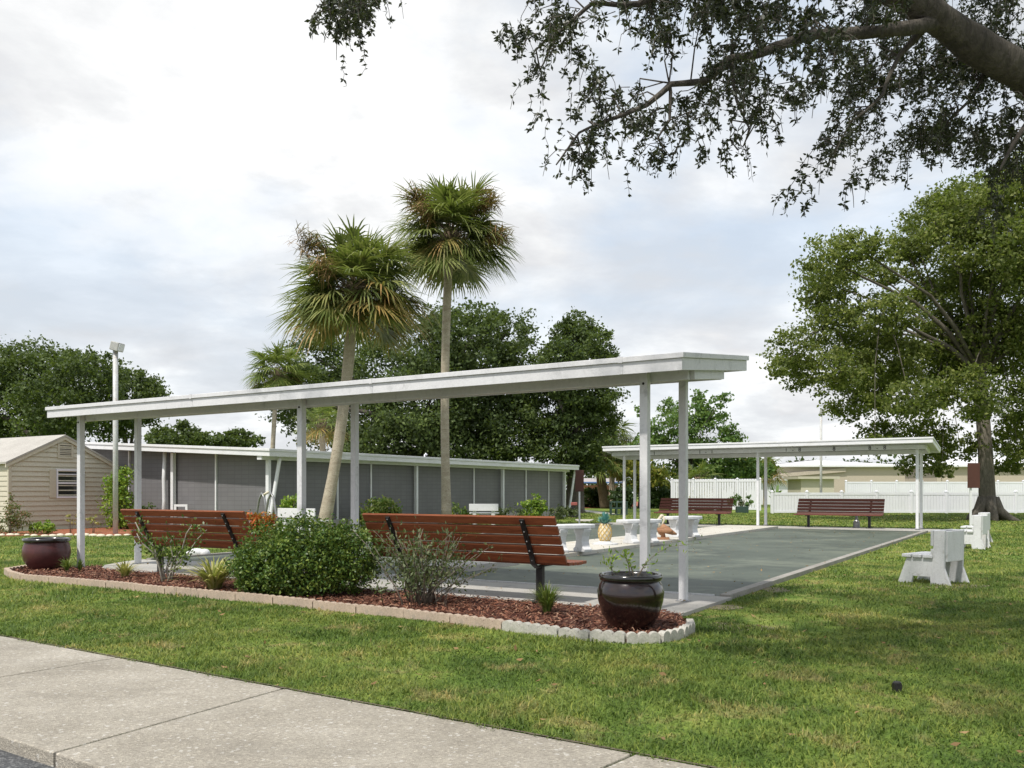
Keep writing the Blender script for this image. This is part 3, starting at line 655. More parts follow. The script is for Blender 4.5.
# ------------------------------------------------------------------ beige shed
def shed():
    c = G(9, 532); t = thing('shed', 'small beige clapboard shed with pale gable roof behind the matt pot', 'shed', c, ROT)
    Wd, L, e, rg = 3.35, 6.0, 2.06, 2.88
    MB().prism([(0,0), (Wd,0), (Wd,e), (Wd/2,rg), (0,e)], -L, -.012, 'x').build('wall', 'siding_trim', t)
    s = MB(); z = .02; k = 0; st = .148
    while z < rg-.06:     # lapped boards on the gable, clipped by the roof line
        z1 = min(z+st, rg-.03); y0 = 0 if z1 <= e else (z1-e)/(rg-e)*Wd/2; y1 = Wd-y0
        ya = 0 if z <= e else (z-e)/(rg-e)*Wd/2; yb = Wd-ya
        s.hexa([(-.011,ya,z), (.036,ya,z), (.036,yb,z), (-.011,yb,z), (-.011,y0,z1), (.002,y0,z1), (.002,y1,z1), (-.011,y1,z1)])
        if z1 < e: s.hexa([(-L,-.022,z), (-.0,-.022,z), (-.0,.0-.001,z), (-L,-.001,z), (-L,-.003,z1), (.0,-.003,z1), (.0,-.001,z1), (-L,-.001,z1)])
        z += st
    s.build('siding', 'siding', t)
    MB().box(-.03, .035, -.035, .06, 0, e).build('corner_board', 'siding_trim', t)
    MB().box(-.03, .035, Wd-.06, Wd+.035, 0, e).build('corner_board', 'siding_trim', t)
    r = MB()
    for sg in (0, 1):
        ya, yb = (-.14, Wd/2) if sg == 0 else (Wd+.14, Wd/2); za = e-.068
        r.hexa([(-L-.1,ya,za), (.10,ya,za), (.10,yb,rg), (-L-.1,yb,rg), (-L-.1,ya,za+.06), (.10,ya,za+.06), (.10,yb,rg+.06), (-L-.1,yb,rg+.06)] if sg == 0 else
               [(.10,ya,za), (-L-.1,ya,za), (-L-.1,yb,rg), (.10,yb,rg), (.10,ya,za+.06), (-L-.1,ya,za+.06), (-L-.1,yb,rg+.06), (.10,yb,rg+.06)])
    r.build('roof', 'shed_roof', t)
    f = MB()
    for sg in (0, 1):
        ya, yb = (-.13, Wd/2) if sg == 0 else (Wd+.13, Wd/2)
        f.hexa([(.03,ya,e-.17), (.085,ya,e-.17), (.085,yb,rg-.10), (.03,yb,rg-.10), (.03,ya,e-.07), (.085,ya,e-.07), (.085,yb,rg-.002), (.03,yb,rg-.002)])
    f.build('rake_board', 'siding_trim', t)
    w = MB(); y0, y1, z0, z1 = 1.46, 2.08, 1.04, 1.82     # window
    for b in ((y0-.05, y1+.05, z1, z1+.06), (y0-.05, y1+.05, z0-.06, z0), (y0-.05, y0, z0, z1), (y1, y1+.05, z0, z1), (y0, y1, 1.42, 1.47), (y0, y1, 1.70, 1.73)): w.box(.0, .06, *b)
    wo = w.build('window', 'white_vinyl', t); MB().box(.0, .028, y0, y1, z0, z1).build('pane', 'glass_dark', wo)
    MB().box(.0, .055, y0-.26, y0-.055, z0-.05, z1+.05).build('shutter', 'siding_trim', t, bevel=.01)
    MB().box(.0, .055, y1+.055, y1+.26, z0-.05, z1+.05).build('shutter', 'siding_trim', t, bevel=.01)
    v = MB(); vy, vz = 1.52, 2.28; v.box(.0, .05, vy-.06, vy, vz-.03, vz+.33); v.box(.0, .05, vy+.38, vy+.44, vz-.03, vz+.33); v.box(.0, .05, vy-.06, vy+.44, vz+.331, vz+.38); v.box(.0,.05,vy-.06,vy+.44,vz-.08,vz-.031)
    for k in range(6): v.box(.0, .045, vy+.001, vy+.379, vz+.055*k, vz+.03+.055*k)
    v.build('vent', 'siding_trim', t); MB().box(.0, .026, vy, vy+.38, vz-.03, vz+.33).build('vent_opening', 'black_metal', t)
shed()
def flowerbed():
    pts = [P2(-40,538), P2(60,535.5), P2(128,536), P2(170,531)]; back = [P2(170,527), P2(112,527.5), P2(9,533), P2(-60,533)]
    tag(MB().prism(pts+back, -.02, .03).build('shed_flower_bed', 'far_mulch'), kind='structure')
    for i in range(16):
        x = 2+i*8.3+random.uniform(-2,2); p = G(x, 536.6-1.2*math.sin(i*.9)*.4)
        m = MB().ball((0,0,.03), (random.uniform(.07,.13), random.uniform(.05,.09), random.uniform(.035,.06)), 8, 5); o = m.build('edging_stone', 'cream_stone', smooth=True, loc=p)
        tag(o, 'small pale stone in the row edging the flower bed by the beige shed', 'stone', 'stones edging the flower bed by the shed')
flowerbed()
b = G(10, 535); shrub('flower_bush', 'thin bush with pinkish shoots against the beige shed corner', 'bush', [((-.1,0,.4),(.35,.3,.35)), ((.1,0,.62),(.18,.18,.28)), ((.35,0,.4),(.25,.2,.22)), ((0,0,.95),(.1,.1,.2))], 1700, 'pink_leaf', .06, b, .012, sub=16)
shrub('small_plant', 'low lime green plant in the flower bed below the shed window', 'plant', [((0,0,.16),(.34,.2,.16)), ((.1,0,.25),(.2,.2,.14))], 500, 'lime_leaf', .09, G(41, 535), .008, sub=12)
shrub('small_plant', 'thin plant with yellow leaves by the shed, on the pot side of the end post', 'plant', [((0,0,.45),(.18,.15,.12))], 70, 'stripe_leaf', .08, G(71, 534), .008, sub=6, nst=4)
shrub('small_plant', 'thin plant with yellow leaves by the shed, past the end post', 'plant', [((0,0,.36),(.16,.15,.14))], 70, 'stripe_leaf', .08, G(93, 534), .008, sub=6, nst=4)
shrub('tall_bush', 'bright lime green tall bush at the corner of the beige shed', 'bush', [((0,0,.7),(.42,.4,.6)), ((-.1,0,1.3),(.32,.3,.42)), ((.15,0,1.65),(.25,.2,.28)), ((.2,0,.35),(.4,.4,.35)), ((-.2,0,1.55),(.2,.2,.2))], 4200, 'lime_leaf', .10, G(120, 530), .02, sub=40, spread=.22)
shrub('small_plant', 'green plant against the grey wall past the tall lime bush', 'plant', [((0,0,.4),(.2,.2,.4))], 300, 'shrub_leaf', .09, G(146, 529), .012, sub=10)

# floodlight poles
def lamp_post(label, x, ytop, d, base_d, head=True):
    t = thing('flood_light_pole', label, 'light pole', (W(x, HY, d).x, d, 0), 0, 'flood light poles'); h = EYE+(HY-ytop)*d/F
    MB().tube([(0,0,-.05), (0,0,h)], .068, 12).build('pole', 'pole_metal', t, smooth=True)
    m = MB(); m.bar((-.07,0,h+.12), (.18,-.06,h+.05), .26, .24); l = m.build('lamp_head', 'lamp_grey', t, bevel=.02)
    MB().bar((.182,-.0605,h+.049), (.192,-.063,h+.046), .22, .19).build('lamp_lens', 'white_vinyl', l)
    return t
lamp_post('tall pale pole with a tilted flood light head rising behind the shed', 115.5, 350, 24, 24)
lamp_post('thin tall pole with a small flood light beyond the far shelter roof', 821, 414, 47, 47)

# bent pipe rail, croton, white bench and plants along the grey building
def railp():
    p = G(264, 535.5); t = thing('bent_pipe_rail', 'grey metal pipes bent into two hoops by the grey building corner', 'handrail', p, ROT)
    for k, x in enumerate((-.25, .1)):
        MB().tube([(x-.12,0,0), (x-.05,0,.5), (x+.06,0,.95), (x+.17,0,1.12), (x+.26,0,1.0), (x+.32,.05,.5), (x+.35,.05,0)], .032, 10).build('hoop', 'steel', t, smooth=True)
    MB().tube([(.0,0,1.08), (.17,.0,1.15)], .035, 8).build('handle', 'cream_stone', t, smooth=True); t.scale[2] = 1.02
railp()
shrub('croton', 'orange-red leafed plant behind the round shrub', 'plant', [((0,0,.42),(.45,.3,.22)), ((-.15,0,.5),(.25,.2,.18)), ((0,0,.2),(.35,.3,.25))], 1500, 'croton_leaf', .09, G(257, 539), .012, sub=30)
shrub('garden_bush', 'bright green bush against the grey building by its corner downspout', 'bush', [((0,0,.5),(.32,.3,.4)), ((.1,0,.85),(.25,.25,.25))], 1300, 'lime_leaf', .10, G(289, 533.5), .015, sub=24)
shrub('garden_bush', 'rounded green bush against the grey wall just past the leaning palm', 'bush', [((0,0,.5),(.6,.4,.42)), ((.3,0,.6),(.4,.3,.3))], 2300, 'tuft_leaf', .11, G(378, 529), .015, sub=30)
shrub('garden_bush', 'small green bush at the foot of the tall straight palm', 'bush', [((0,0,.35),(.55,.3,.3))], 900, 'shrub_leaf', .10, G(461, 525), .015, sub=20)
shrub('garden_bush', 'yellow-green bush against the grey wall above the bench end', 'bush', [((0,0,.45),(.5,.3,.4)), ((.2,0,.8),(.3,.25,.25))], 1000, 'lime_leaf', .13, G(533, 521.8), .015, sub=16)
shrub('garden_bush', 'small twiggy grey plant beside the yellow-green bush', 'bush', [((0,0,.35),(.6,.3,.3))], 500, 'sage_leaf', .11, G(510, 522.5), .012, sub=14)
shrub('garden_bush', 'low dry grey-green plant at the far corner of the grey building', 'bush', [((0,0,.25),(.6,.35,.25))], 700, 'sage_leaf', .12, G(560, 519.5), .012, sub=14)

def white_bench(label, loc, rz, L=1.25, back=True):
    t = thing('white_garden_bench', label, 'bench', loc, rz, 'white benches by the grey building')
    s = MB()
    for k in range(3): s.box(-L/2, L/2, -.05+k*.14, .08+k*.14, .42, .46)
    s.build('seat', 'white_paint', t, bevel=.006)
    if back:
        bb = MB(); bb.box(-L/2, L/2, -.15, -.11, .52, .76); bb.build('backrest', 'white_paint', t, bevel=.006)
    for x in (-L/2+.12, L/2-.24):
        m = MB(); m.box(x, x+.12, -.10, .33, 0, .419); 
        if back: m.box(x, x+.12, -.109, -.06, .42, .72)
        m.build('leg', 'white_paint', t, bevel=.006)
    return t
white_bench('white bench with a solid back standing just behind the big round shrub', G(300, 538), ROT, 1.3)
white_bench('small white bench by the grey wall beyond the tall straight palm', G(484, 526), ROT+.5, 1.0)
def box_frame():
    p = G(181, 530); t = thing('yard_marker', 'small white open square frame on a stake before the grey wall', 'frame', p, ROT+.4)
    m = MB(); m.box(-.22,.22,-.02,.02,.72,.79); m.box(-.22,-.15,-.02,.02,.4,.719); m.box(.15,.22,-.02,.02,.4,.719); m.box(-.22,.22,-.02,.02,.34,.399); m.build('frame', 'white_paint', t)
    MB().box(-.02,.02,-.02,.02,0,.34).build('stake', 'white_paint', t)
box_frame()
p = G(197, 557); m = MB(); m.ball((0,0,.07), (.17,.1,.09), 12, 8); m.ball((.14,0,.07), (.10,.1,.08), 10, 8); m.ball((-.13,.02,.05), (.1,.08,.06), 10, 6)
tag(m.build('white_rock', 'white_concrete', smooth=True, loc=p), 'white lumpy rock on the court edge beneath the slatted bench', 'rock')

# ------------------------------------------------------------------ centre walk furniture
def concrete_bench(label, loc, rz, L=.95):
    t = thing('concrete_bench', label, 'bench', loc, rz, 'white concrete benches on the centre walk')
    poly = []                                         # gently curved top slab
    for k in range(9): a = -1+k/4; poly.append((a*L/2, -.19+.06*a*a))
    for k in range(9): a = 1-k/4; poly.append((a*L/2, .19+.06*a*a))
    MB().prism(poly, .42, .50).build('seat', 'white_concrete', t, bevel=.018)
    for x in (-L*.28, L*.28):                         # scrolled pedestals, wide at head and foot
        pr = [(-.17,0), (.17,0), (.18,.05), (.12,.09), (.09,.18), (.10,.28), (.15,.36), (.17,.419), (-.17,.419), (-.15,.36), (-.10,.28), (-.09,.18), (-.12,.09), (-.18,.05)]
        m = MB(); m.prism([(a, b) for a, b in pr], x-.085, x+.085, 'x'); m.build('leg', 'white_concrete', t, bevel=.012)
    return t
def onwalk(px, py): return G(px, py, .10)
concrete_bench('white concrete bench on the centre walk just beyond the slatted bench end', onwalk(571, 552), ROT+R(62), .9)
concrete_bench('white concrete bench on the centre walk between pineapple and pelican statues', onwalk(641, 543), ROT+R(62), .95)
concrete_bench('white concrete bench on the centre walk beyond the pelican statue', onwalk(684, 537), ROT+R(62), .95)
def pineapple():
    t = thing('pineapple_statue', 'yellow pineapple statue with teal crown on the centre walk', 'statue', onwalk(605, 544.5), 0)
    MB().lathe([(.26,0), (.26,.03), (.14,.045), (.12,.07)], 24).build('base', 'white_concrete', t, smooth=False)
    b = MB(); prof = [(.07,.07)]+[(.05+.085*math.sin(PI*(.12+.80*q/10))**.7, .07+.36*q/10) for q in range(11)]; b.lathe(prof, 24); b.build('body', 'cream_stone', t, smooth=True)
    s = MB()
    for k in range(9):
        for sg in (-1, 1):
            pts = []
            for q in range(13):
                f = q/12; a = 2*PI*(k/9)+sg*f*2.1; r = .052+.087*math.sin(PI*(.12+.80*f))**.7; pts.append((r*math.cos(a), r*math.sin(a), .07+.36*f))
            s.tube(pts, .009, 5)
    s.build('lattice', 'pineapple_gold', t, smooth=True)
    n = 80; a = rng.uniform(0, 2*PI, n); q = rng.uniform(0, 1, n); dx = np.c_[np.cos(a), np.sin(a), np.zeros(n)]; ts = np.linspace(0,1,4)
    base = dx*.03+np.array([0,0,1])*(.42+q[:,None]*.10); P = np.stack([base+dx*(.16*(1.15-q)*tt)[:,None]+np.array([0,0,1])*(.17*(.45+.55*q)*tt**.8)[:,None] for tt in ts], 1)
    sd = np.c_[-np.sin(a), np.cos(a), np.zeros(n)]*.02; strips('crown', P, np.stack([sd*x for x in (1,1,.7,.1)], 1), 'pineapple_leafage', t)
pineapple()
def pelican():
    t = thing('pelican_statue', 'brown pelican statue with cream head on the centre walk', 'statue', onwalk(664, 539.5), R(-8))
    MB().box(-.17,.12,-.12,.12,0,.05).build('base', 'pelican_brown', t, bevel=.01)
    b = MB(); b.tube([(-.02,0,.05), (-.02,0,.10), (-.06,0,.16), (-.09,0,.24), (-.02,0,.26), (.08,0,.21), (.2,0,.15), (.29,0,.12)], [.06,.05,.075,.09,.10,.085,.05,.015], 14); b.build('body', 'pelican_brown', t, smooth=True)
    n = MB(); n.tube([(-.10,0,.28), (-.14,0,.36), (-.13,0,.44), (-.08,0,.50), (-.05,0,.53)], [.075,.05,.036,.036,.03], 12); n.ball((-.05,0,.535), (.048,.036,.036)); n.build('head', 'cream_stone', t, smooth=True)
    k = MB(); k.tube([(-.02,0,.53), (.01,0,.46), (-.03,0,.36), (-.05,0,.30)], [.02,.026,.02,.008], 8); k.build('bill', 'cream_stone', t, smooth=True)
    for s in (-1, 1): MB().ball((.03, s*.085, .20), (.17,.025,.06), 12, 6).build('wing', 'pelican_brown', t, smooth=True)
pelican()

# ------------------------------------------------------------------ white plank chairs at the right
def make_chair(label):
    """faces -x; width along y"""
    t = thing('lawn_chair', label, 'chair', group='white plank chairs on the lawn'); w = .29
    for y in (-w, w-.05):
        m = MB(); m.prism([(-.62,0), (-.44,0), (-.42,.10), (-.20,.10), (-.19,.0), (-.14,.0), (-.02,.34), (-.50,.34)], y+.003, y+.047, 'y'); m.build('side_panel', 'white_concrete', t, bevel=.006)
        m = MB(); m.prism([(-.18,0), (.06,0), (-.02,.22), (-.01,.70), (-.15,.70), (-.165,.22)], y, y+.05, 'y'); m.build('back_post', 'white_concrete', t, bevel=.008)
    s = MB()
    for k in range(3): s.box(-.55+k*.135, -.43+k*.135, -w-.03, w+.03, .342, .385)
    s.build('seat', 'white_concrete', t, bevel=.008)
    b = MB(); b.box(-.185, -.151, -w-.01, w+.01, .50, .70); b.box(-.185, -.155, -w-.01, w+.01, .36, .46); b.box(-.03, -.0, -w+.051, w-.051, .30, .69); b.build('backrest', 'white_concrete', t, bevel=.006)
    return t
c1 = make_chair('white plank lawn chair nearest the court, mostly in shade'); c1.location = G(955, 586.5); c1.location += Vector((.12,.22,0)); c1.rotation_euler[2] = R(-50)
c2 = copy_tree(c1); c2.location = G(988, 549.5); c2.location += Vector((.05,.2,0)); c2.rotation_euler[2] = R(-40); c2['label'] = 'white plank lawn chair standing upright in front of the brown sign post'
c3 = copy_tree(c1); c3.location = G(989, 543); c3.rotation_euler[2] = R(-35); c3['label'] = 'white plank lawn chair almost hidden behind the second one, before the oak trunk'

# ------------------------------------------------------------------ signs
def sign(label, px, py, y0, y1, wpx, off=0):
    p = G(px, py); d = p.y; t = thing('brown_sign', label, 'sign', p, 0, 'brown signs on thin white posts'); z0 = EYE+(HY-y1)*d/F; z1 = EYE+(HY-y0)*d/F; w = wpx*d/F/2
    MB().box(-.03,.03,-.0,.05,-.05,z0+.3).build('post', 'white_paint', t); MB().box(-w+off, w+off, -.045,-.002,z0,z1).build('board', 'sign_brown', t, bevel=.006)
sign('blank brown sign board on a thin white post by the grey building end', 579.5, 524, 470, 491.5, 8.5)
sign('blank brown sign board on a thin white post in front of the oak trunk', 971, 526, 463, 488, 12, .08)

# ------------------------------------------------------------------ fences and buildings beyond
def fence(name, label, a, b, h, n, group=None, pickets=False, gap=None, open_top=False):
    d = (b-a); L = d.length; rz = math.atan2(d.y, d.x); t = thing(name, label, 'fence', a, rz, group)
    for i in range(n+1):
        x = L*i/n; p = MB(); p.box(x-.065, x+.065, -.065, .065, -.05, h+.05)
        p.add([(x-.085,-.085,h+.05), (x+.085,-.085,h+.05), (x+.085,.085,h+.05), (x-.085,.085,h+.05), (x,0,h+.14)], [(0,1,4), (1,2,4), (2,3,4), (3,0,4), (3,2,1,0)]); p.build('post', 'white_vinyl', t)
    for i in range(n):
        x0, x1 = L*i/n+.066, L*(i+1)/n-.066; m = MB(); m.box(x0, x1, -.03, .03, h-.13, h-.0); m.box(x0, x1, -.03, .03, .04, .16)
        w = .16; x = x0
        while x < x1-.01:
            e = min(x+w, x1); m.box(x+.006, e-(.02 if pickets else .006), -.015, .015, .161, h-.131 if not pickets else h+.05); x += w
        m.build('panel', 'white_vinyl', t)
    return t
fence('vinyl_fence', 'low white vinyl fence with capped posts behind the far shelter and oak', Vector((*P2(772,513.5),0)), Vector((*P2(1120,513.5),0)), 1.12, 10)
fence('vinyl_fence', 'tall white vinyl privacy fence behind the low fence, below the beige building', Vector((W(846,HY,66).x,66,0)), Vector((W(1150,HY,66).x,66,0)), 1.9, 12)
fence('vinyl_fence', 'tall white vinyl fence run beyond the half-hidden dark bench', Vector((W(672,HY,56).x,56,0)), Vector((W(760,HY,54).x,54,0)), 1.9, 4, pickets=True)
def mass(name, label, cat, d, x0, x1, y0, y1, depth, mat, roofm, hip=.0, over=.4, rz=0, parts=None, ybase=None, flat=False):
    a = W(x0, HY, d); b = W(x1, HY, d); t = thing(name, label, cat, ((a.x+b.x)/2, d, 0), rz); w = (b.x-a.x)/2; zt = EYE+(HY-y1)*d/F; zr_ = EYE+(HY-y0)*d/F
    MB().box(-w, w, 0, depth, -.05, zt).build('wall', mat, t)
    if flat: MB().box(-w-over, w+over, -over, depth+over, zt, zr_).build('roof', roofm, t)
    else:
        q = min(depth*.5, w*.9); m = MB(); m.add([(-w-over,-over,zt), (w+over,-over,zt), (w+over,depth+over,zt), (-w-over,depth+over,zt), (-w-over,-over,zt+.15), (w+over,-over,zt+.15), (w+over,depth+over,zt+.15), (-w-over,depth+over,zt+.15), (-w+q*hip,depth/2,zr_), (w-q*hip,depth/2,zr_)],
            [(3,2,1,0), (0,1,5,4), (1,2,6,5), (2,3,7,6), (3,0,4,7), (4,5,9,8), (5,6,9), (6,7,8,9), (7,4,8)]); m.build('roof', roofm, t)
    return t
bb = mass('beige_building', 'long beige building with white low hipped roof beyond the fences', 'building', 82, 771, 905, 457.5, 467, 13, 'beige_stucco', 'white_roof', 1.2)
dd = 82; 
MB().bar((W(772,HY,dd).x-bb.location.x,-.15,EYE+(491-476)*dd/F), (W(845,HY,dd).x-bb.location.x,-.15,EYE+(491-470)*dd/F), .12, .35).build('stair_rail', 'beige_stucco', bb)
mass('beige_building', 'beige building with white roof showing behind the oak trunk', 'building', 84, 937, 1150, 454, 467, 14, 'beige_stucco', 'white_roof', .6)
mass('tan_hut', 'small tan hut with overhanging flat roof between the two white fences', 'hut', 62, 801, 834, 476.5, 479, 3, 'siding', 'siding_trim', flat=True, over=.3)
mass('mobile_home', 'white mobile home with low white roof beyond the picket fence', 'mobile home', 78, 724, 792, 474, 480.5, 9, 'white_vinyl', 'white_roof', .3)
cp = thing('carport', 'white carport with blue-edged roof beyond the red mulch bank', 'carport', (W(601,HY,74).x,74,0)); wv = 22*74/F/1.0
MB().box(-wv, wv, -1.5, 3, EYE+(491-482)*74/F, EYE+(491-478.5)*74/F).build('roof', 'white_vinyl', cp); MB().box(-wv-.01, wv+.01, -1.52, -1.47, EYE+(491-482.6)*74/F-.06, EYE+(491-482)*74/F-.002).build('roof_trim', 'blue_trim', cp)
for x in (-wv+.2, 0, wv-.2): MB().box(x-.07, x+.07, -1.3, -1.16, 0, EYE+(491-482)*74/F).build('post', 'white_vinyl', cp)
MB().box(-wv+.3, wv-.3, 1.5, 2.8, 0, 1.7).build('wall', 'beige_stucco', cp)
tag(MB().prism([P2(560,512), P2(585,508.5), P2(640,507), P2(652,503.5), P2(610,499.8), P2(540,499.8)], -.02, .05).build('mulch_bank', 'far_mulch'), kind='structure')
tag(MB().prism([P2(586,510.5), P2(604,512.5), P2(618,514.5), P2(616,515.2), P2(596,513.6), P2(580,511.5)], -.02, .03).build('stone_path', 'strip_concrete'), kind='structure')
tag(MB().prism([P2(575,520.5), P2(594,520.5), P2(590,522), P2(578,522)], -.02, .05).build('sign_pad', 'strip_concrete'), kind='structure')
# small things on the far lawn
def crate(label, p, w, h, mat):
    t = MB(); t.box(-w,w,-w*.7,w*.7,0,.05)
    for x in (-w, -w*.34, w*.34, w-.06):
        for y in (-w*.7, w*.7-.05): t.box(x, x+.06, y, y+.05, .05, h)
    t.box(-w-.01,w+.01,-w*.72,-w*.72+.04,h*.5,h*.62); t.box(-w-.01,w+.01,-w*.72,w*.72,h,h+.06); return tag(t.build('planter_crate', mat, loc=p), label, 'crate')
crate('dark green slatted crate standing on the grass beyond the shelter post', G(618.5, 515), .42, .62, 'crate_green')
p = G(574, 518); t = thing('hose_reel', 'black hose reel with red box beside the grey building corner', 'hose reel', p)
m = MB(); m.tube([(.0,-.15,.26), (.0,.15,.26)], .25, 16); m.build('reel', 'black_metal', t); MB().box(-.14,.14,-.12,.12,.56,.70).build('box', 'red_plastic', t, bevel=.02)
def banana():
    p = G(776, 512.5); t = tuft('banana_plant', 'broad-leafed banana plant in front of the white fence end', 'plant', p, 26, 1.9, .9, .11, 'pale_leaf')
    p = G(787, 512.5); pt = thing('plant_pot', 'dark pot beside the banana plant by the low fence', 'plant pot', p)
    MB().lathe([(.28,0), (.38,.25), (.42,.5), (.46,.52), (.44,.58)], 20).build('body', 'black_metal', pt, smooth=True)
    tuft('small_plant', 'thin green plant growing in the dark pot by the low fence', 'plant', p+Vector((0,0,.5)), 24, .6, .2, .03, 'shrub_leaf')
banana()
p = G(742, 513); pt = thing('plant_pot', 'dark square planter on the far grass past the half-hidden bench', 'plant pot', p)
MB().box(-.3,.3,-.25,.25,0,.36).build('body', 'crate_green', pt, bevel=.02)
shrub('small_plant', 'light green bushy plant in the dark square planter', 'plant', [((0,0,.30),(.6,.4,.3))], 500, 'pale_leaf', .16, G(741, 513)+Vector((0,0,.36)), .02, sub=14)
m = MB().lathe([(.10,0), (.10,.22), (.05,.3), (.03,.42)], 14); tag(m.build('bollard_light', 'steel', loc=G(856.5, 529)), 'short grey bollard light between the far dark benches and court', 'bollard')
tag(MB().box(-.022,.022,-.02,.02,0,.05).ball((0,0,.052), (.028,.024,.014), 8, 5).build('sprinkler_head', 'black_metal', loc=G(897, 692)), 'small black sprinkler head alone on the shaded lawn', 'sprinkler')

# ------------------------------------------------------------------ trees
def lumps_px(L, d, dj=.0, dr=None):
    out = []
    for (x, y, rx, ry) in L:
        q = d+random.uniform(-dj, dj); c = W(x, y, q); s = q/F; out.append(((c.x, c.y, c.z), (rx*s, (dr or (rx+ry)*.55*s), ry*s)))
    return out
def tree(name, label, lumps, base, n, leaf, mat, trunk_r=.3, bark='oak_bark', group=None, sub=60, spread=.15, fork=.35, shell=.5, limbs=None, asp=.6, flare=1.6):
    t = thing(name, label, 'tree', base, 0, group); b = Vector(base); L2 = [((l[0][0]-b.x, l[0][1]-b.y, l[0][2]-b.z), l[1]) for l in lumps]
    npmesh('crown', leaf_quads(lump_leaves(L2, n, sub, spread, shell), leaf, asp, .5), 4, mat, t)
    m = MB(); top = max(l[0][2] for l in L2); cx = sum(l[0][0] for l in L2)/len(L2); cy = sum(l[0][1] for l in L2)/len(L2); fk = Vector((cx*.15, cy*.15, top*fork))
    m.tube([(0,0,-.1), (0,0,.15), (fk.x*.3,fk.y*.3,fk.z*.45), fk], [trunk_r*flare, trunk_r*1.2, trunk_r, trunk_r*.85], 14)
    for i, l in enumerate(L2):
        c = Vector(l[0]); fk0 = fk
        if c.z < fk0.z*1.2:
            up_ = [Vector(q[0]) for q in L2 if q[0][2] > c.z+.5 and q[0][2] > fk0.z*1.2]
            if up_: fk = min(up_, key=lambda q: (q-c).length)
        mid = fk.lerp(c, .5)+Vector((random.uniform(-.1,.1), random.uniform(-.1,.1), .08))*(c-fk).length
        r = trunk_r*random.uniform(.25, .45)*(1 if fk is fk0 else .3); m.tube([fk-Vector((0,0,trunk_r*.5)), fk.lerp(mid, .5)+Vector((0,0,.03*(c-fk).length)), mid, c, c+(c-mid)*.15], [r*1.1, r*.85, r*.6, r*.3, r*.08], 8); fk = fk0
    m.build('trunk', bark, t, smooth=True); return t
D = 55
tree('oak_tree', 'large dark green oak crown rising behind the beige shed', lumps_px([(0,395,50,45), (45,375,42,30), (85,378,38,28), (20,365,34,22), (62,410,50,35), (-45,400,50,50), (100,405,28,38), (30,430,45,22), (80,362,22,12)], D, 3), G(50, 491+F*EYE/D), 46000, .22, 'oak_leaf_far', .5, group='oaks behind the shed and grey building', sub=70)
tree('oak_tree', 'smaller dark oak crown beside the flood light pole', lumps_px([(132,392,24,24), (148,402,18,24), (122,420,20,20), (118,380,14,16)], 58, 2), G(128, 491+F*EYE/58), 15000, .21, 'oak_leaf_far', .35, group='oaks behind the shed and grey building', sub=60)
tree('distant_tree', 'low round tree top above the grey building roof', lumps_px([(178,436,30,13), (165,440,18,9), (195,440,16,9)], 75, 2), G(178, 505), 5000, .32, 'oak_leaf_far', .4, sub=50)
tree('distant_tree', 'small low tree top next to the thin far palm', lumps_px([(238,440,22,10), (222,443,12,7)], 80, 2), G(238, 504), 3500, .32, 'oak_leaf_far', .4, sub=50)
tree('oak_tree', 'broad dark oak crown filling the sky behind the two tall palms', lumps_px([(320,360,34,30), (300,400,30,40), (345,405,50,45), (395,370,45,42), (430,400,55,50), (470,340,42,34), (505,335,32,28), (480,385,50,45), (520,380,34,40), (450,445,80,35), (370,445,60,30), (505,430,50,40), (440,330,30,24)], 50, 3), G(430, 512), 95000, .20, 'oak_leaf_mid', .6, group='oaks behind the shed and grey building', sub=80, spread=.14)
tree('oak_tree', 'dark oak crown beyond the far end of the grey building roof', lumps_px([(575,335,24,24), (598,355,18,24), (560,365,26,26), (585,395,30,30), (555,410,34,34), (600,420,18,28), (565,450,45,30)], 48, 2), G(575, 513), 44000, .19, 'oak_leaf_mid', .45, group='oaks behind the shed and grey building', sub=80, spread=.14)
tree('airy_tree', 'thin light green tree with open branches above the far shelter', lumps_px([(668,432,24,18), (655,445,24,16), (690,425,22,20), (700,405,12,10), (712,420,20,12), (728,436,18,12), (668,408,9,14), (690,450,45,15), (722,400,9,9), (742,447,12,7), (640,455,24,18), (698,398,6,12), (640,412,6,6)], 64, 2), G(690, 507.5), 11000, .26, 'pale_leaf', .16, group=None, sub=24, spread=.2, shell=.8)
tree('yellowish_tree', 'yellow-green broad tree low behind the two near shelter posts', lumps_px([(640,475,26,16), (655,488,18,12), (628,462,20,14)], 60, 2), G(642, 508.5), 4200, .26, 'yellow_leaf', .25, sub=30)
tree('hedge_tree', 'mid green bushy tree under the far shelter roof line', lumps_px([(700,470,30,14), (735,468,26,12), (757,470,18,10), (720,478,26,10)], 66, 2), G(718, 507), 6500, .28, 'pale_leaf', .25, sub=40)
tree('golden_tree', 'olive and gold leaved tree behind the white picket fence', lumps_px([(748,465,20,8), (765,468,12,9), (690,478,16,8)], 72, 2), G(745, 506), 3000, .3, 'yellow_leaf', .25, sub=30)
def hedge(label, d, x0, x1, y0, mat, n, leaf=.2):
    a, b = W(x0, HY, d), W(x1, HY, d); h = EYE+(HY-y0)*d/F; c = ((a.x+b.x)/2, d, 0); L = []; w = (b.x-a.x)/2; k = max(2, int(w/h*1.2)+1)
    for i in range(k): L.append(((-w+w*2*(i+.5)/k, 0, h*.5), (w/k*1.3, h*.5, h*.52)))
    return shrub('hedge', label, 'hedge', L, n, mat, leaf, c, .04, sub=50, spread=.16, nst=k*2)
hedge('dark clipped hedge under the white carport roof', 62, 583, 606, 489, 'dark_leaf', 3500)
hedge('dark green shrubs right beside the leaning palmetto trunk', 58, 612, 632, 488, 'dark_leaf', 2500)
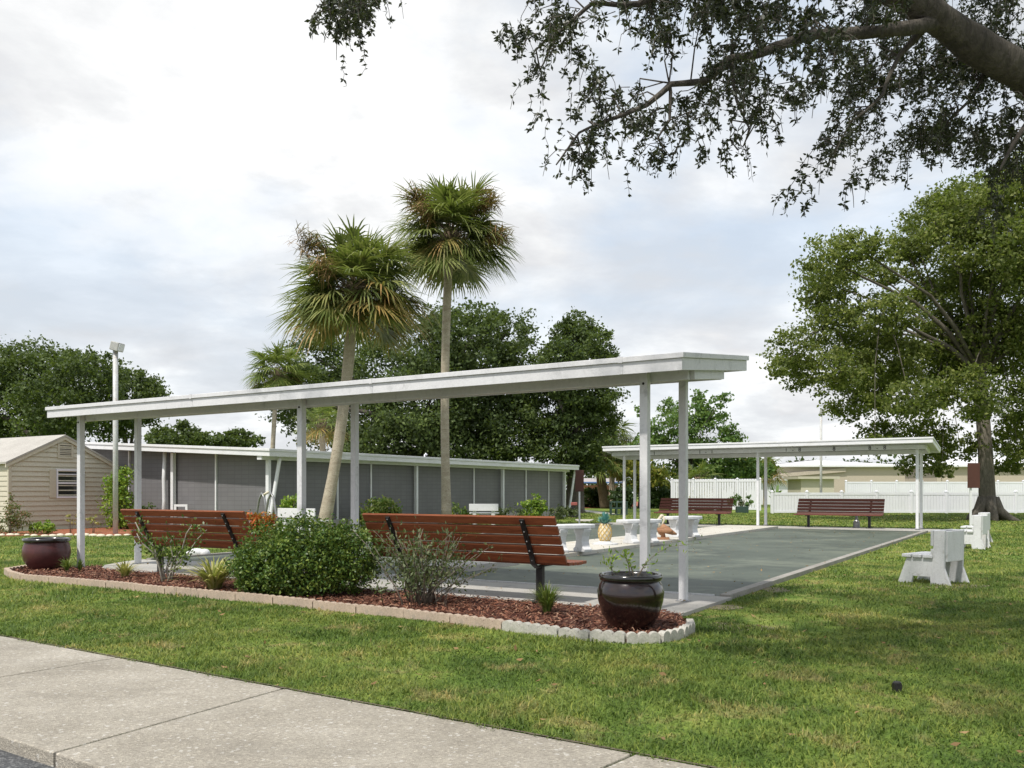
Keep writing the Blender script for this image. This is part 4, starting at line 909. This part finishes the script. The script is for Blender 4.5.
hedge('dark shrubs between the two near shelter posts', 60, 648, 674, 487, 'dark_leaf', 3000)

tree('oak_tree', 'huge spreading oak with olive foliage and thick trunk beside the low white fence',
     lumps_px([(832,262,30,30), (860,250,30,18), (820,300,22,16), (878,275,24,16), (935,222,34,30), (905,250,20,14), (990,212,40,34), (1040,230,50,60), (796,350,28,24), (835,325,34,24), (882,310,36,26), (935,285,36,28), (985,270,44,34), (1040,310,50,60),
               (780,368,14,12), (840,372,40,24), (895,355,42,28), (950,340,44,36), (1010,350,46,40), (860,405,34,18), (910,400,42,24), (965,395,40,28), (1025,405,44,34), (885,432,26,14), (930,432,26,12), (1010,440,26,16), (925,462,20,14), (905,468,10,8), (1018,452,18,10), (860,345,40,26), (800,375,24,16), (915,240,30,24), (960,235,36,30), (870,385,36,20), (990,335,40,34), (940,370,44,30), (960,300,40,30), (960,446,30,15), (1008,466,20,9), (875,446,24,11), (942,470,16,9), (1005,188,44,22), (955,205,30,22), (1050,180,50,40), (830,285,30,24), (1000,250,44,34), (1100,330,60,80), (1090,240,50,50)], 36, 3.2),
     G(988, 520.5), 150000, .15, 'oak_leaf_right', .28, group=None, sub=60, spread=.15, fork=.45, shell=.6, flare=1.75, bark='grey_bark')
def roots():
    p = G(988, 520.5); o = [x for x in bpy.data.objects if x.name.startswith('oak_tree') and (x.location-p).length < .01][0]; m = MB()
    for a, L in ((R(-35),1.15), (R(-100),.9), (R(-160),1.0), (R(20),.9), (R(120),.9)):
        m.tube([(math.cos(a)*.2,math.sin(a)*.2,.9), (math.cos(a)*.42,math.sin(a)*.42,.38), (math.cos(a)*.75,math.sin(a)*.75,.12), (math.cos(a)*L,math.sin(a)*L,-.06)], [.22,.2,.15,.08], 8)
    m.build('root', 'grey_bark', o, smooth=True)
roots()

# palms -----------------------------------------------------------
def palm(name, label, base, top, crown_r, tr, nf, mats=('palm_green', 'palm_gold', 'palm_dead'), bark='palm_bark', bend=(0,0), gold=.25, plumes=0, group=None, upfrac=.5, nl=28, lw=.026):
    b = Vector(base); tp = Vector(top)-b; t = thing(name, label, 'palm tree', b, 0, group); m = MB(); n = 14; pts = []; rad = []
    for i in range(n):
        q = i/(n-1); pts.append(Vector((0,0,0)).lerp(tp, q)+Vector((bend[0],bend[1],0))*math.sin(PI*q)*tp.z+Vector((0,0,-.05 if i == 0 else 0))); rad.append(tr*(1.18-.28*min(1,q*4)+(.12 if q > .9 else 0)+random.uniform(-.02,.02)))
    m.tube(pts, rad, 14); m.build('trunk', bark, t, smooth=True)
    parts = {'g': [[], []], 'o': [[], []]}; pet = MB(); cr = crown_r
    ga = PI*(3-5**.5)
    for i in range(nf):
        q = (i+.5)/nf; el = math.asin(max(-1, min(1, .97-q*1.47))); az = i*ga+random.uniform(-.2,.2); el += random.uniform(-.1,.1)
        o0 = tp+Vector((0,0,-cr*.10*q-.02)); d = Vector((math.cos(az)*math.cos(el), math.sin(az)*math.cos(el), math.sin(el))); pl = cr*random.uniform(.30,.56)
        p1 = o0+d*pl*.5; p2 = o0+d*pl+Vector((0,0,-.06*cr*math.cos(el))); pet.tube([o0, p1, p2], [.022*cr/1.6, .014*cr/1.6, .010*cr/1.6], 5)
        fd = (p2-p1).normalized(); side = fd.cross(Vector((0,0,1))); side = side.normalized() if side.length > .05 else Vector((1,0,0)); up = side.cross(fd)
        side = (side*math.cos(random.uniform(-.5,.5))+up*math.sin(random.uniform(-.5,.5))).normalized(); up = side.cross(fd)
        key = 'o' if (q > .62 and random.random() < gold*2.2) or random.random() < gold*.12 else 'g'
        fl = cr*random.uniform(.46,.60)*(1 if el > -.2 else .85)
        for k in range(nl):
            a = R(-118+236*k/(nl-1)); ld = (fd*math.cos(a)+side*math.sin(a)+up*.18*abs(math.sin(a))*1.0).normalized()
            ll = fl*(.74+.26*math.cos(a*.75))*random.uniform(.88,1.08); org = p2+fd*fl*.28*max(0,math.cos(a)); drp = random.uniform(.20,.70)*(1 if el > -.1 else .7)*(1.1 if key == 'o' else .9)
            sp = []
            for tq in (0,.35,.7,1): sp.append(org+ld*ll*tq*(1-.12*tq*drp)+Vector((0,0,-drp*ll*tq**2.1)))
            wd = ld.cross(up).normalized()*lw*cr/1.8; parts[key][0].append(sp); parts[key][1].append([wd*.6, wd, wd*.7, wd*.06])
    for k, nm, mt in (('g','crown',mats[0]), ('o','old_fronds',mats[1])):
        if parts[k][0]: strips(nm, np.array([[tuple(v) for v in s] for s in parts[k][0]]), np.array([[tuple(v) for v in s] for s in parts[k][1]]), mt, t)
    pet.build('petioles', 'palm_bark_dark', t)
    MB().lathe([(tr*.9,-.55*cr/1.8), (tr*1.5,-.3*cr/1.8), (tr*1.7,-.05), (tr*1.2,.2)], 14, tuple(tp)).build('boot_collar', 'palm_bark_dark', t, smooth=True)
    if plumes:       # brown seed plumes standing out between the fronds
        S = []; Wl = []
        for (az, eld, rr, k, sz) in plumes:
            el = R(eld); c0 = tp+Vector((math.cos(az)*math.cos(el), math.sin(az)*math.cos(el), math.sin(el)))*cr*rr
            for j in range(k):
                o = tp.lerp(c0, random.uniform(.75,1.08))+Vector((random.gauss(0,1), random.gauss(0,1), random.gauss(0,1))).normalized()*random.random()**.5*sz*cr*.85; e = ((c0-tp).normalized()*.6+Vector((random.gauss(0,1), random.gauss(0,1), random.gauss(-.3,.7)))).normalized()*cr*random.uniform(.08,.20)
                S.append([tuple(o), tuple(o+e*.6), tuple(o+e+Vector((0,0,-.05)))]); w = Vector((e.y,-e.x,.1)).normalized()*.013; Wl.append([tuple(w), tuple(w*.8), tuple(w*.3)])
        strips('flower_plumes', np.array(S), np.array(Wl), mats[2], t)
    return t
b1 = G(322, 535); t1 = W(354, 289, b1.y)
palm('palm_tree', 'shorter leaning cabbage palm with wide golden-tipped crown', b1, t1, 2.15, .165, 80, nl=36, lw=.024, bend=(.02,0), gold=.24, plumes=[(PI*1.2,38,.80,420,.20), (PI*1.4,8,.80,200,.16)], group='tall cabbage palms by the grey building')
b2 = G(447, 529.5); t2 = W(450, 236, b2.y)
palm('palm_tree', 'tallest straight cabbage palm with brown flower plumes in its crown', b2, t2, 2.15, .145, 76, nl=36, lw=.024, bend=(-.012,0), gold=.10, plumes=[(PI*1.2,38,.72,520,.22), (-.5,34,.74,520,.22), (-.5,-5,.85,240,.16), (PI*1.35,12,.80,240,.16)], group='tall cabbage palms by the grey building')
b3 = G(269, 513.5); t3 = W(277, 372, b3.y)
palm('palm_tree', 'small distant cabbage palm with thin trunk behind the grey building', b3, t3, 1.95, .13, 44, mats=('palm_far','palm_gold','palm_dead'), gold=.2, group='distant palms', lw=.03)
b4 = G(606, 508.5); t4 = W(600, 456, b4.y)
palm('palm_tree', 'low palm with stout curved brown trunk on the red mulch bank', b4, t4, 2.2, .36, 40, mats=('palm_far','palm_gold','palm_dead'), bark='palm_bark_dark', bend=(-.03,0), gold=.3, group='distant palms', lw=.03)
b5 = W(612, HY, 64); palm('palm_tree', 'orange-tinged palm crown above the left end of the far shelter roof', (b5.x,64,0), W(612, 438, 64), 2.3, .22, 30, mats=('palm_far','palm_gold','palm_dead'), gold=.9, group='distant palms', lw=.03, nl=20)
b6 = W(321, HY, 36); palm('palm_tree', 'yellow-green palm crown half hidden behind the leaning palm trunk', (b6.x,36.5,0), W(322, 424, 36.5), 1.25, .13, 34, mats=('palm_far','palm_gold','palm_dead'), gold=.6, group='distant palms', lw=.03, nl=20)
for (x, y, d, lab) in ((698,486,57,'low palmetto behind the end of the white picket fence'), (735,478,66,'palmetto with drooping fronds above the white mobile home'), (765,476,70,'palmetto beside the middle posts of the far shelter')):
    p = W(x, HY, d); palm('palmetto', lab, (p.x,d,0), W(x, y-6, d), 1.9, .16, 26, mats=('palm_far','palm_gold','palm_dead'), gold=.5, group='palmettos beyond the picket fence', lw=.035, nl=16)

# distant woods closing the view
def woods():
    L = []
    for i in range(58):
        x = -420+i*32+random.uniform(-8,8); d = 120+random.uniform(-8,14); h = random.uniform(6.0,8.0)*(.62 if -200 < x < 600 else .78); p = W(x, HY, d); L.append(((p.x, d, h*.45), (3.6, 3, h*.55)))
    o = npmesh('woods', leaf_quads(lump_leaves(L, 52000, 50, .2, .5, .8), .6, .6, .5), 4, 'woods_leaf'); tag(o, 'far belt of low woods closing the view behind roofs and fences', 'woods', kind='stuff')
woods()

# ------------------------------------------------------------------ the oak overhead: trunk out of view, limb and hanging sprays in view
def overhead():
    base = Vector((6.3, 6.7, 0)); t = thing('oak_tree', 'overhanging oak limb with dark drooping leafy sprays at the top of the view', 'tree', base)
    main = [Vector((6.3,6.7,-.1)), Vector((6.25,6.68,.8)), Vector((6.0,6.6,2.2)), Vector((5.2,6.4,3.15)), W(1115,136,6.2), W(1046,92,6.05), W(992,56,5.9), W(938,20,5.75), W(880,-18,5.6), W(780,-62,5.4), W(660,-110,5.2), W(520,-140,5.1), W(380,-120,5.1)]
    mr = [.62,.48,.38,.24,.13,.112,.106,.098,.086,.066,.05,.04,.03]
    br = [([W(950,18,5.78), W(909,29,5.6), W(838,38,5.45), W(776,44,5.3), W(730,56,5.2), W(708,79,5.15), W(669,83,5.1), W(645,105,5.05), W(600,125,5.0), W(577,135,5.0), W(556,165,5.0)], [.05,.045,.035,.03,.026,.022,.018,.014,.010,.007,.004]),
          ([W(780,-62,5.4), W(700,-20,5.3), W(640,4,5.2), W(590,2,5.15), W(556,30,5.1), W(540,70,5.1)], [.045,.03,.018,.012,.008,.004]),
          ([W(930,22,5.75), W(903,52,5.8), W(880,98,5.7), W(846,124,5.6), W(832,172,5.5)], [.026,.017,.011,.006,.002]),
          ([W(985,60,6.0), W(968,96,6.1), W(948,118,6.1), W(940,150,6.0)], [.024,.014,.008,.002]),
          ([W(730,56,5.2), W(738,100,5.15), W(746,128,5.1), W(738,150,5.1)], [.014,.009,.005,.002]),
          ([W(669,83,5.1), W(672,120,5.1), W(660,140,5.1), W(672,158,5.1)], [.012,.008,.005,.002]),
          ([W(1040,98,6.05), W(1020,140,5.8), W(1000,170,5.7)], [.03,.016,.006]),
          ([W(520,-140,5.1), W(420,-60,5.1), W(360,-10,5.1), W(345,40,5.1)], [.03,.016,.010,.004]),
          ([Vector((6.0,6.6,2.2)), Vector((6.6,5.9,3.8)), Vector((6.2,4.2,5.4)), Vector((4.2,3.6,6.4)), Vector((1.5,3.8,6.9))], [.3,.24,.17,.11,.05]),
          ([Vector((6.2,4.2,5.4)), Vector((3.6,2.2,6.3)), Vector((.8,1.6,6.8))], [.12,.08,.03]),
          ([Vector((4.2,3.6,6.4)), Vector((1.8,6.3,7.2)), Vector((-1.6,7.4,7.8)), Vector((-4.6,8.4,8.2))], [.10,.08,.05,.02])]
    def wig(pl, rr, k=5, amp=.9):
        P, Q = [], []
        for i in range(len(pl)-1):
            for j in range(k):
                q = j/k; p = pl[i].lerp(pl[i+1], q); rad = rr[i]+(rr[i+1]-rr[i])*q; n = mnoise.noise_vector(p*2.3)*(.045+rad*.5)*amp*(1 if (i or j) else 0)
                P.append(p+n); Q.append(rad*(1+.22*mnoise.noise(p*6)))
        return P+[pl[-1]], Q+[rr[-1]]
    m = MB(); a_, b_ = wig(main, mr, 6, .3); m.tube([p-base for p in a_], b_, 18)
    for pl, rr in br: a_, b_ = wig(pl, rr); m.tube([p-base for p in a_], b_, 8)
    allb = [p for p in wig(main, mr, 6, .3)[0][24:]]
    for pl, rr in br[:8]: allb += wig(pl, rr)[0]
    # clusters that hold the sprays: (x, y, rx, ry, twigs)
    cl = [(345,14,30,30,62), (372,-4,34,18,36), (330,20,16,16,16), (556,40,42,40,66), (545,95,26,28,14), (590,90,16,26,16), (620,5,30,10,12), (700,22,60,30,110), (780,32,60,36,130), (860,45,60,45,140), (940,70,60,60,150), (1000,110,40,70,130), (1005,25,40,34,110), (960,150,44,22,60), (1010,60,30,30,60), (905,5,60,18,50), (660,40,25,26,40),
          (735,75,45,30,66), (640,120,36,24,40), (590,145,34,20,30), (668,150,22,34,26), (740,140,22,40,34), (835,150,22,40,40), (855,110,40,38,56), (815,190,10,18,8), (945,145,34,34,40), (1015,165,22,22,34), (880,165,20,18,8), (905,100,40,40,40), (720,10,120,16,60), (800,90,30,30,34), (700,105,30,22,22)]
    tw = []; tr = []; C = []; Dr = []
    for (x, y, rx, ry, k) in cl:
        subs = [(x+random.gauss(0,.55)*rx, y+random.gauss(0,.55)*ry, random.uniform(-.6,.75)) for _ in range(max(3, k//7))]
        for _ in range(int(k*(1.15 if x > 850 else .88))):
            sx_, sy_, sd_ = random.choice(subs); px, py = sx_+random.gauss(0,6.5), sy_+random.gauss(0,7.5); d = 5.25+sd_+random.uniform(-.1,.1)+(1.25 if x > 850 else 0)
            s = W(px, py-12, d); L = random.uniform(.08,.22); side = Vector((random.uniform(-1.1,.8), random.uniform(-.8,.8), random.uniform(-.1,.4)))
            pts = [s, s+side*L*.5+Vector((0,0,-.10*L)), s+side*L*.8+Vector((0,0,-.5*L)), s+side*L*.9+Vector((0,0,-1.0*L))]; tw.append((pts, .003))
            if random.random() < .18:
                nb = min(allb, key=lambda q: (q-s).length)
                if (nb-s).length < .42: tw.append(([nb, nb.lerp(s,.35)+Vector((random.gauss(0,.04),0,.05)), nb.lerp(s,.7)+Vector((0,random.gauss(0,.04),.02)), s], .005))
            for j in range(random.randint(3,5)):
                q = random.uniform(.3,3); i = min(int(q), 2); p = pts[i].lerp(pts[i+1], q-i)
                for _k in range(random.randint(4,7)):
                    dd_ = Vector((random.gauss(0,.8), random.gauss(0,.8), random.gauss(-.15,.7))).normalized(); C.append(p+dd_*.021+Vector((random.gauss(0,.006),random.gauss(0,.006),random.gauss(0,.008)))); Dr.append(dd_)
    # thin trailing strings
    for (x, y, L) in ((345,55,.18), (366,50,.14), (548,110,.26), (532,95,.2), (560,120,.12), (585,165,.16), (628,160,.2), (700,140,.1)):
        s = W(x, y, 5.1); pts = [s+Vector((random.gauss(0,.01), 0, -L*q/5)) for q in range(6)]; tw.append((pts, .002))
        for j in range(16): p = pts[random.randint(0,5)]; dd_ = Vector((random.gauss(0,1), random.gauss(0,1), -.3)).normalized(); C.append(p+dd_*.012); Dr.append(dd_)
    for pl, r in tw: m.tube([p-base for p in pl], [r*(1-.5*i/(len(pl)-1)) for i in range(len(pl))], 4, cap=False)
    m.build('trunk', 'oak_bark', t, smooth=True)
    C = np.array([tuple(c-base) for c in C]); Dn = np.array([tuple(x) for x in Dr])
    V1 = leaf_quads(C, .036, .44, 0, Dn)
    # the rest of the crown, above the picture: what shades the lawn and the shelter
    L = [((6.5,3.5,6.6),(2.2,2.0,1.0)), ((4.0,2.4,6.7),(1.6,1.2,.7)), ((1.6,3.4,7.0),(1.4,1.0,.6)), ((6.0,0.5,6.2),(2.0,1.6,.8)), ((7.5,6.0,7.0),(2.2,2.0,1.0)), ((3.6,4.8,7.2),(1.5,1.2,.6)),
         ((.6,1.4,6.8),(1.3,.8,.5)), ((1.6,6.2,7.6),(1.6,1.2,.6)), ((-1.2,7.3,8.0),(1.7,1.2,.6)), ((-4.0,8.2,8.4),(1.6,1.1,.6)), ((3.8,.4,6.4),(1.4,1.0,.5)), ((2.4,1.9,6.6),(1.2,.9,.5)), ((3.0,8.0,7.3),(1.6,.8,.6)), ((5.0,8.4,7.4),(1.6,.9,.6)), ((3.4,3.8,5.9),(1.6,1.0,.4)), ((1.2,4.2,5.6),(1.5,.8,.4)), ((5.0,5.0,6.2),(1.6,1.0,.5)), ((2.2,5.2,6.3),(1.3,.9,.4)), ((4.4,7.0,7.0),(1.5,.9,.5)), ((.2,3.0,6.2),(1.0,.8,.4)), ((-.6,5.6,6.8),(1.2,.8,.4))]
    L = [((l[0][0]-base.x, l[0][1]-base.y, l[0][2]), l[1]) for l in L]
    V2 = leaf_quads(lump_leaves(L, 31000, 56, .17, .6, .6), .10, .5, .5)
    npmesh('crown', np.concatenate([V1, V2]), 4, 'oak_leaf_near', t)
overhead()

# ------------------------------------------------------------------ sky, sun, camera
SUN_EL = R(58); sx, sy = -.62, -.78; l = math.hypot(sx, sy); sx /= l; sy /= l
w = bpy.data.worlds.new('World'); sc.world = w; w.use_nodes = True; t = w.node_tree; t.nodes.clear()
out = t.nodes.new('ShaderNodeOutputWorld'); bg = t.nodes.new('ShaderNodeBackground'); sky = t.nodes.new('ShaderNodeTexSky'); sky.sky_type = 'NISHITA'; sky.sun_disc = False
sky.sun_elevation = SUN_EL; sky.sun_rotation = math.atan2(sx, sy); sky.air_density = 1.0; sky.dust_density = 2.0
tc = t.nodes.new('ShaderNodeTexCoord'); sp = t.nodes.new('ShaderNodeSeparateXYZ'); t.links.new(tc.outputs['Generated'], sp.inputs[0])
def MT(op, a, b=None, c=None):
    n = t.nodes.new('ShaderNodeMath'); n.operation = op
    for i, x in enumerate((a, b, c)):
        if x is None: continue
        if hasattr(x, 'links'): t.links.new(x, n.inputs[i])
        else: n.inputs[i].default_value = x
    return n.outputs[0]
zz = MT('ADD', MT('MAXIMUM', sp.outputs[2], 0.0), .22)
cb = t.nodes.new('ShaderNodeCombineXYZ'); t.links.new(MT('DIVIDE', sp.outputs[0], zz), cb.inputs[0]); t.links.new(MT('DIVIDE', sp.outputs[1], zz), cb.inputs[1]); cb.inputs[2].default_value = 3.7
cover = ramp(t, noise(t, cb.outputs[0], .85, 9, .55, .25), [(.44, (.1,.1,.1)), (.52, (.7,.7,.7)), (.58, (1,1,1))])
hz = ramp(t, sp.outputs[2], [(.05, (1,1,1)), (.42, (0,0,0))]); cover = mixc(t, hz, cover, (.93,.93,.93), 'LIGHTEN')
puff = noise(t, cb.outputs[0], 2.3, 9, .58, .2); big = noise(t, cb.outputs[0], .8, 4, .5, .2)
mixn = MT('ADD', MT('MULTIPLY', puff, .68), MT('MULTIPLY', big, .32))
shade = ramp(t, mixn, [(.40, (6.9,7.0,7.2)), (.47, (7.7,7.8,8.0)), (.52, (8.6,8.7,8.8)), (.56, (9.6,9.65,9.7)), (.66, (10.4,10.4,10.4))])
hv = t.nodes.new('ShaderNodeVectorMath'); hv.operation = 'SCALE'; t.links.new(sky.outputs[0], hv.inputs[0]); hv.inputs['Scale'].default_value = 1.6
pale = mixc(t, .62, hv.outputs[0], (6.8,8.3,9.9))
col = mixc(t, cover, pale, shade)
t.links.new(col, bg.inputs[0]); bg.inputs[1].default_value = .085; t.links.new(bg.outputs[0], out.inputs[0])

sd = bpy.data.lights.new('sun', 'SUN'); sd.energy = 3.4; sd.angle = R(1.5); sd.color = (1, .95, .87); so = bpy.data.objects.new('sun', sd); COL.objects.link(so)
tosun = Vector((sx*math.cos(SUN_EL), sy*math.cos(SUN_EL), math.sin(SUN_EL))); so.rotation_euler = (-tosun).to_track_quat('-Z', 'Y').to_euler(); so.location = (0,0,30)

cam = bpy.data.cameras.new('camera'); cam.sensor_width = 36; cam.lens = 36*F/1024; cam.shift_y = (HY-384)/1024; cam.clip_start = .05; cam.clip_end = 2000
co = bpy.data.objects.new('camera', cam); COL.objects.link(co); co.location = (0,0,EYE); co.rotation_euler = (R(90),0,0); sc.camera = co
sc.render.engine = 'CYCLES'; sc.render.resolution_x = 1024; sc.render.resolution_y = 768
vs_e = .33; sc.cycles.max_bounces = 6; sc.cycles.transparent_max_bounces = 4; sc.cycles.use_denoising = True
vs = sc.view_settings; vs.view_transform = 'Standard'; vs.look = 'None'; vs.gamma = 1; vs.exposure = vs_e
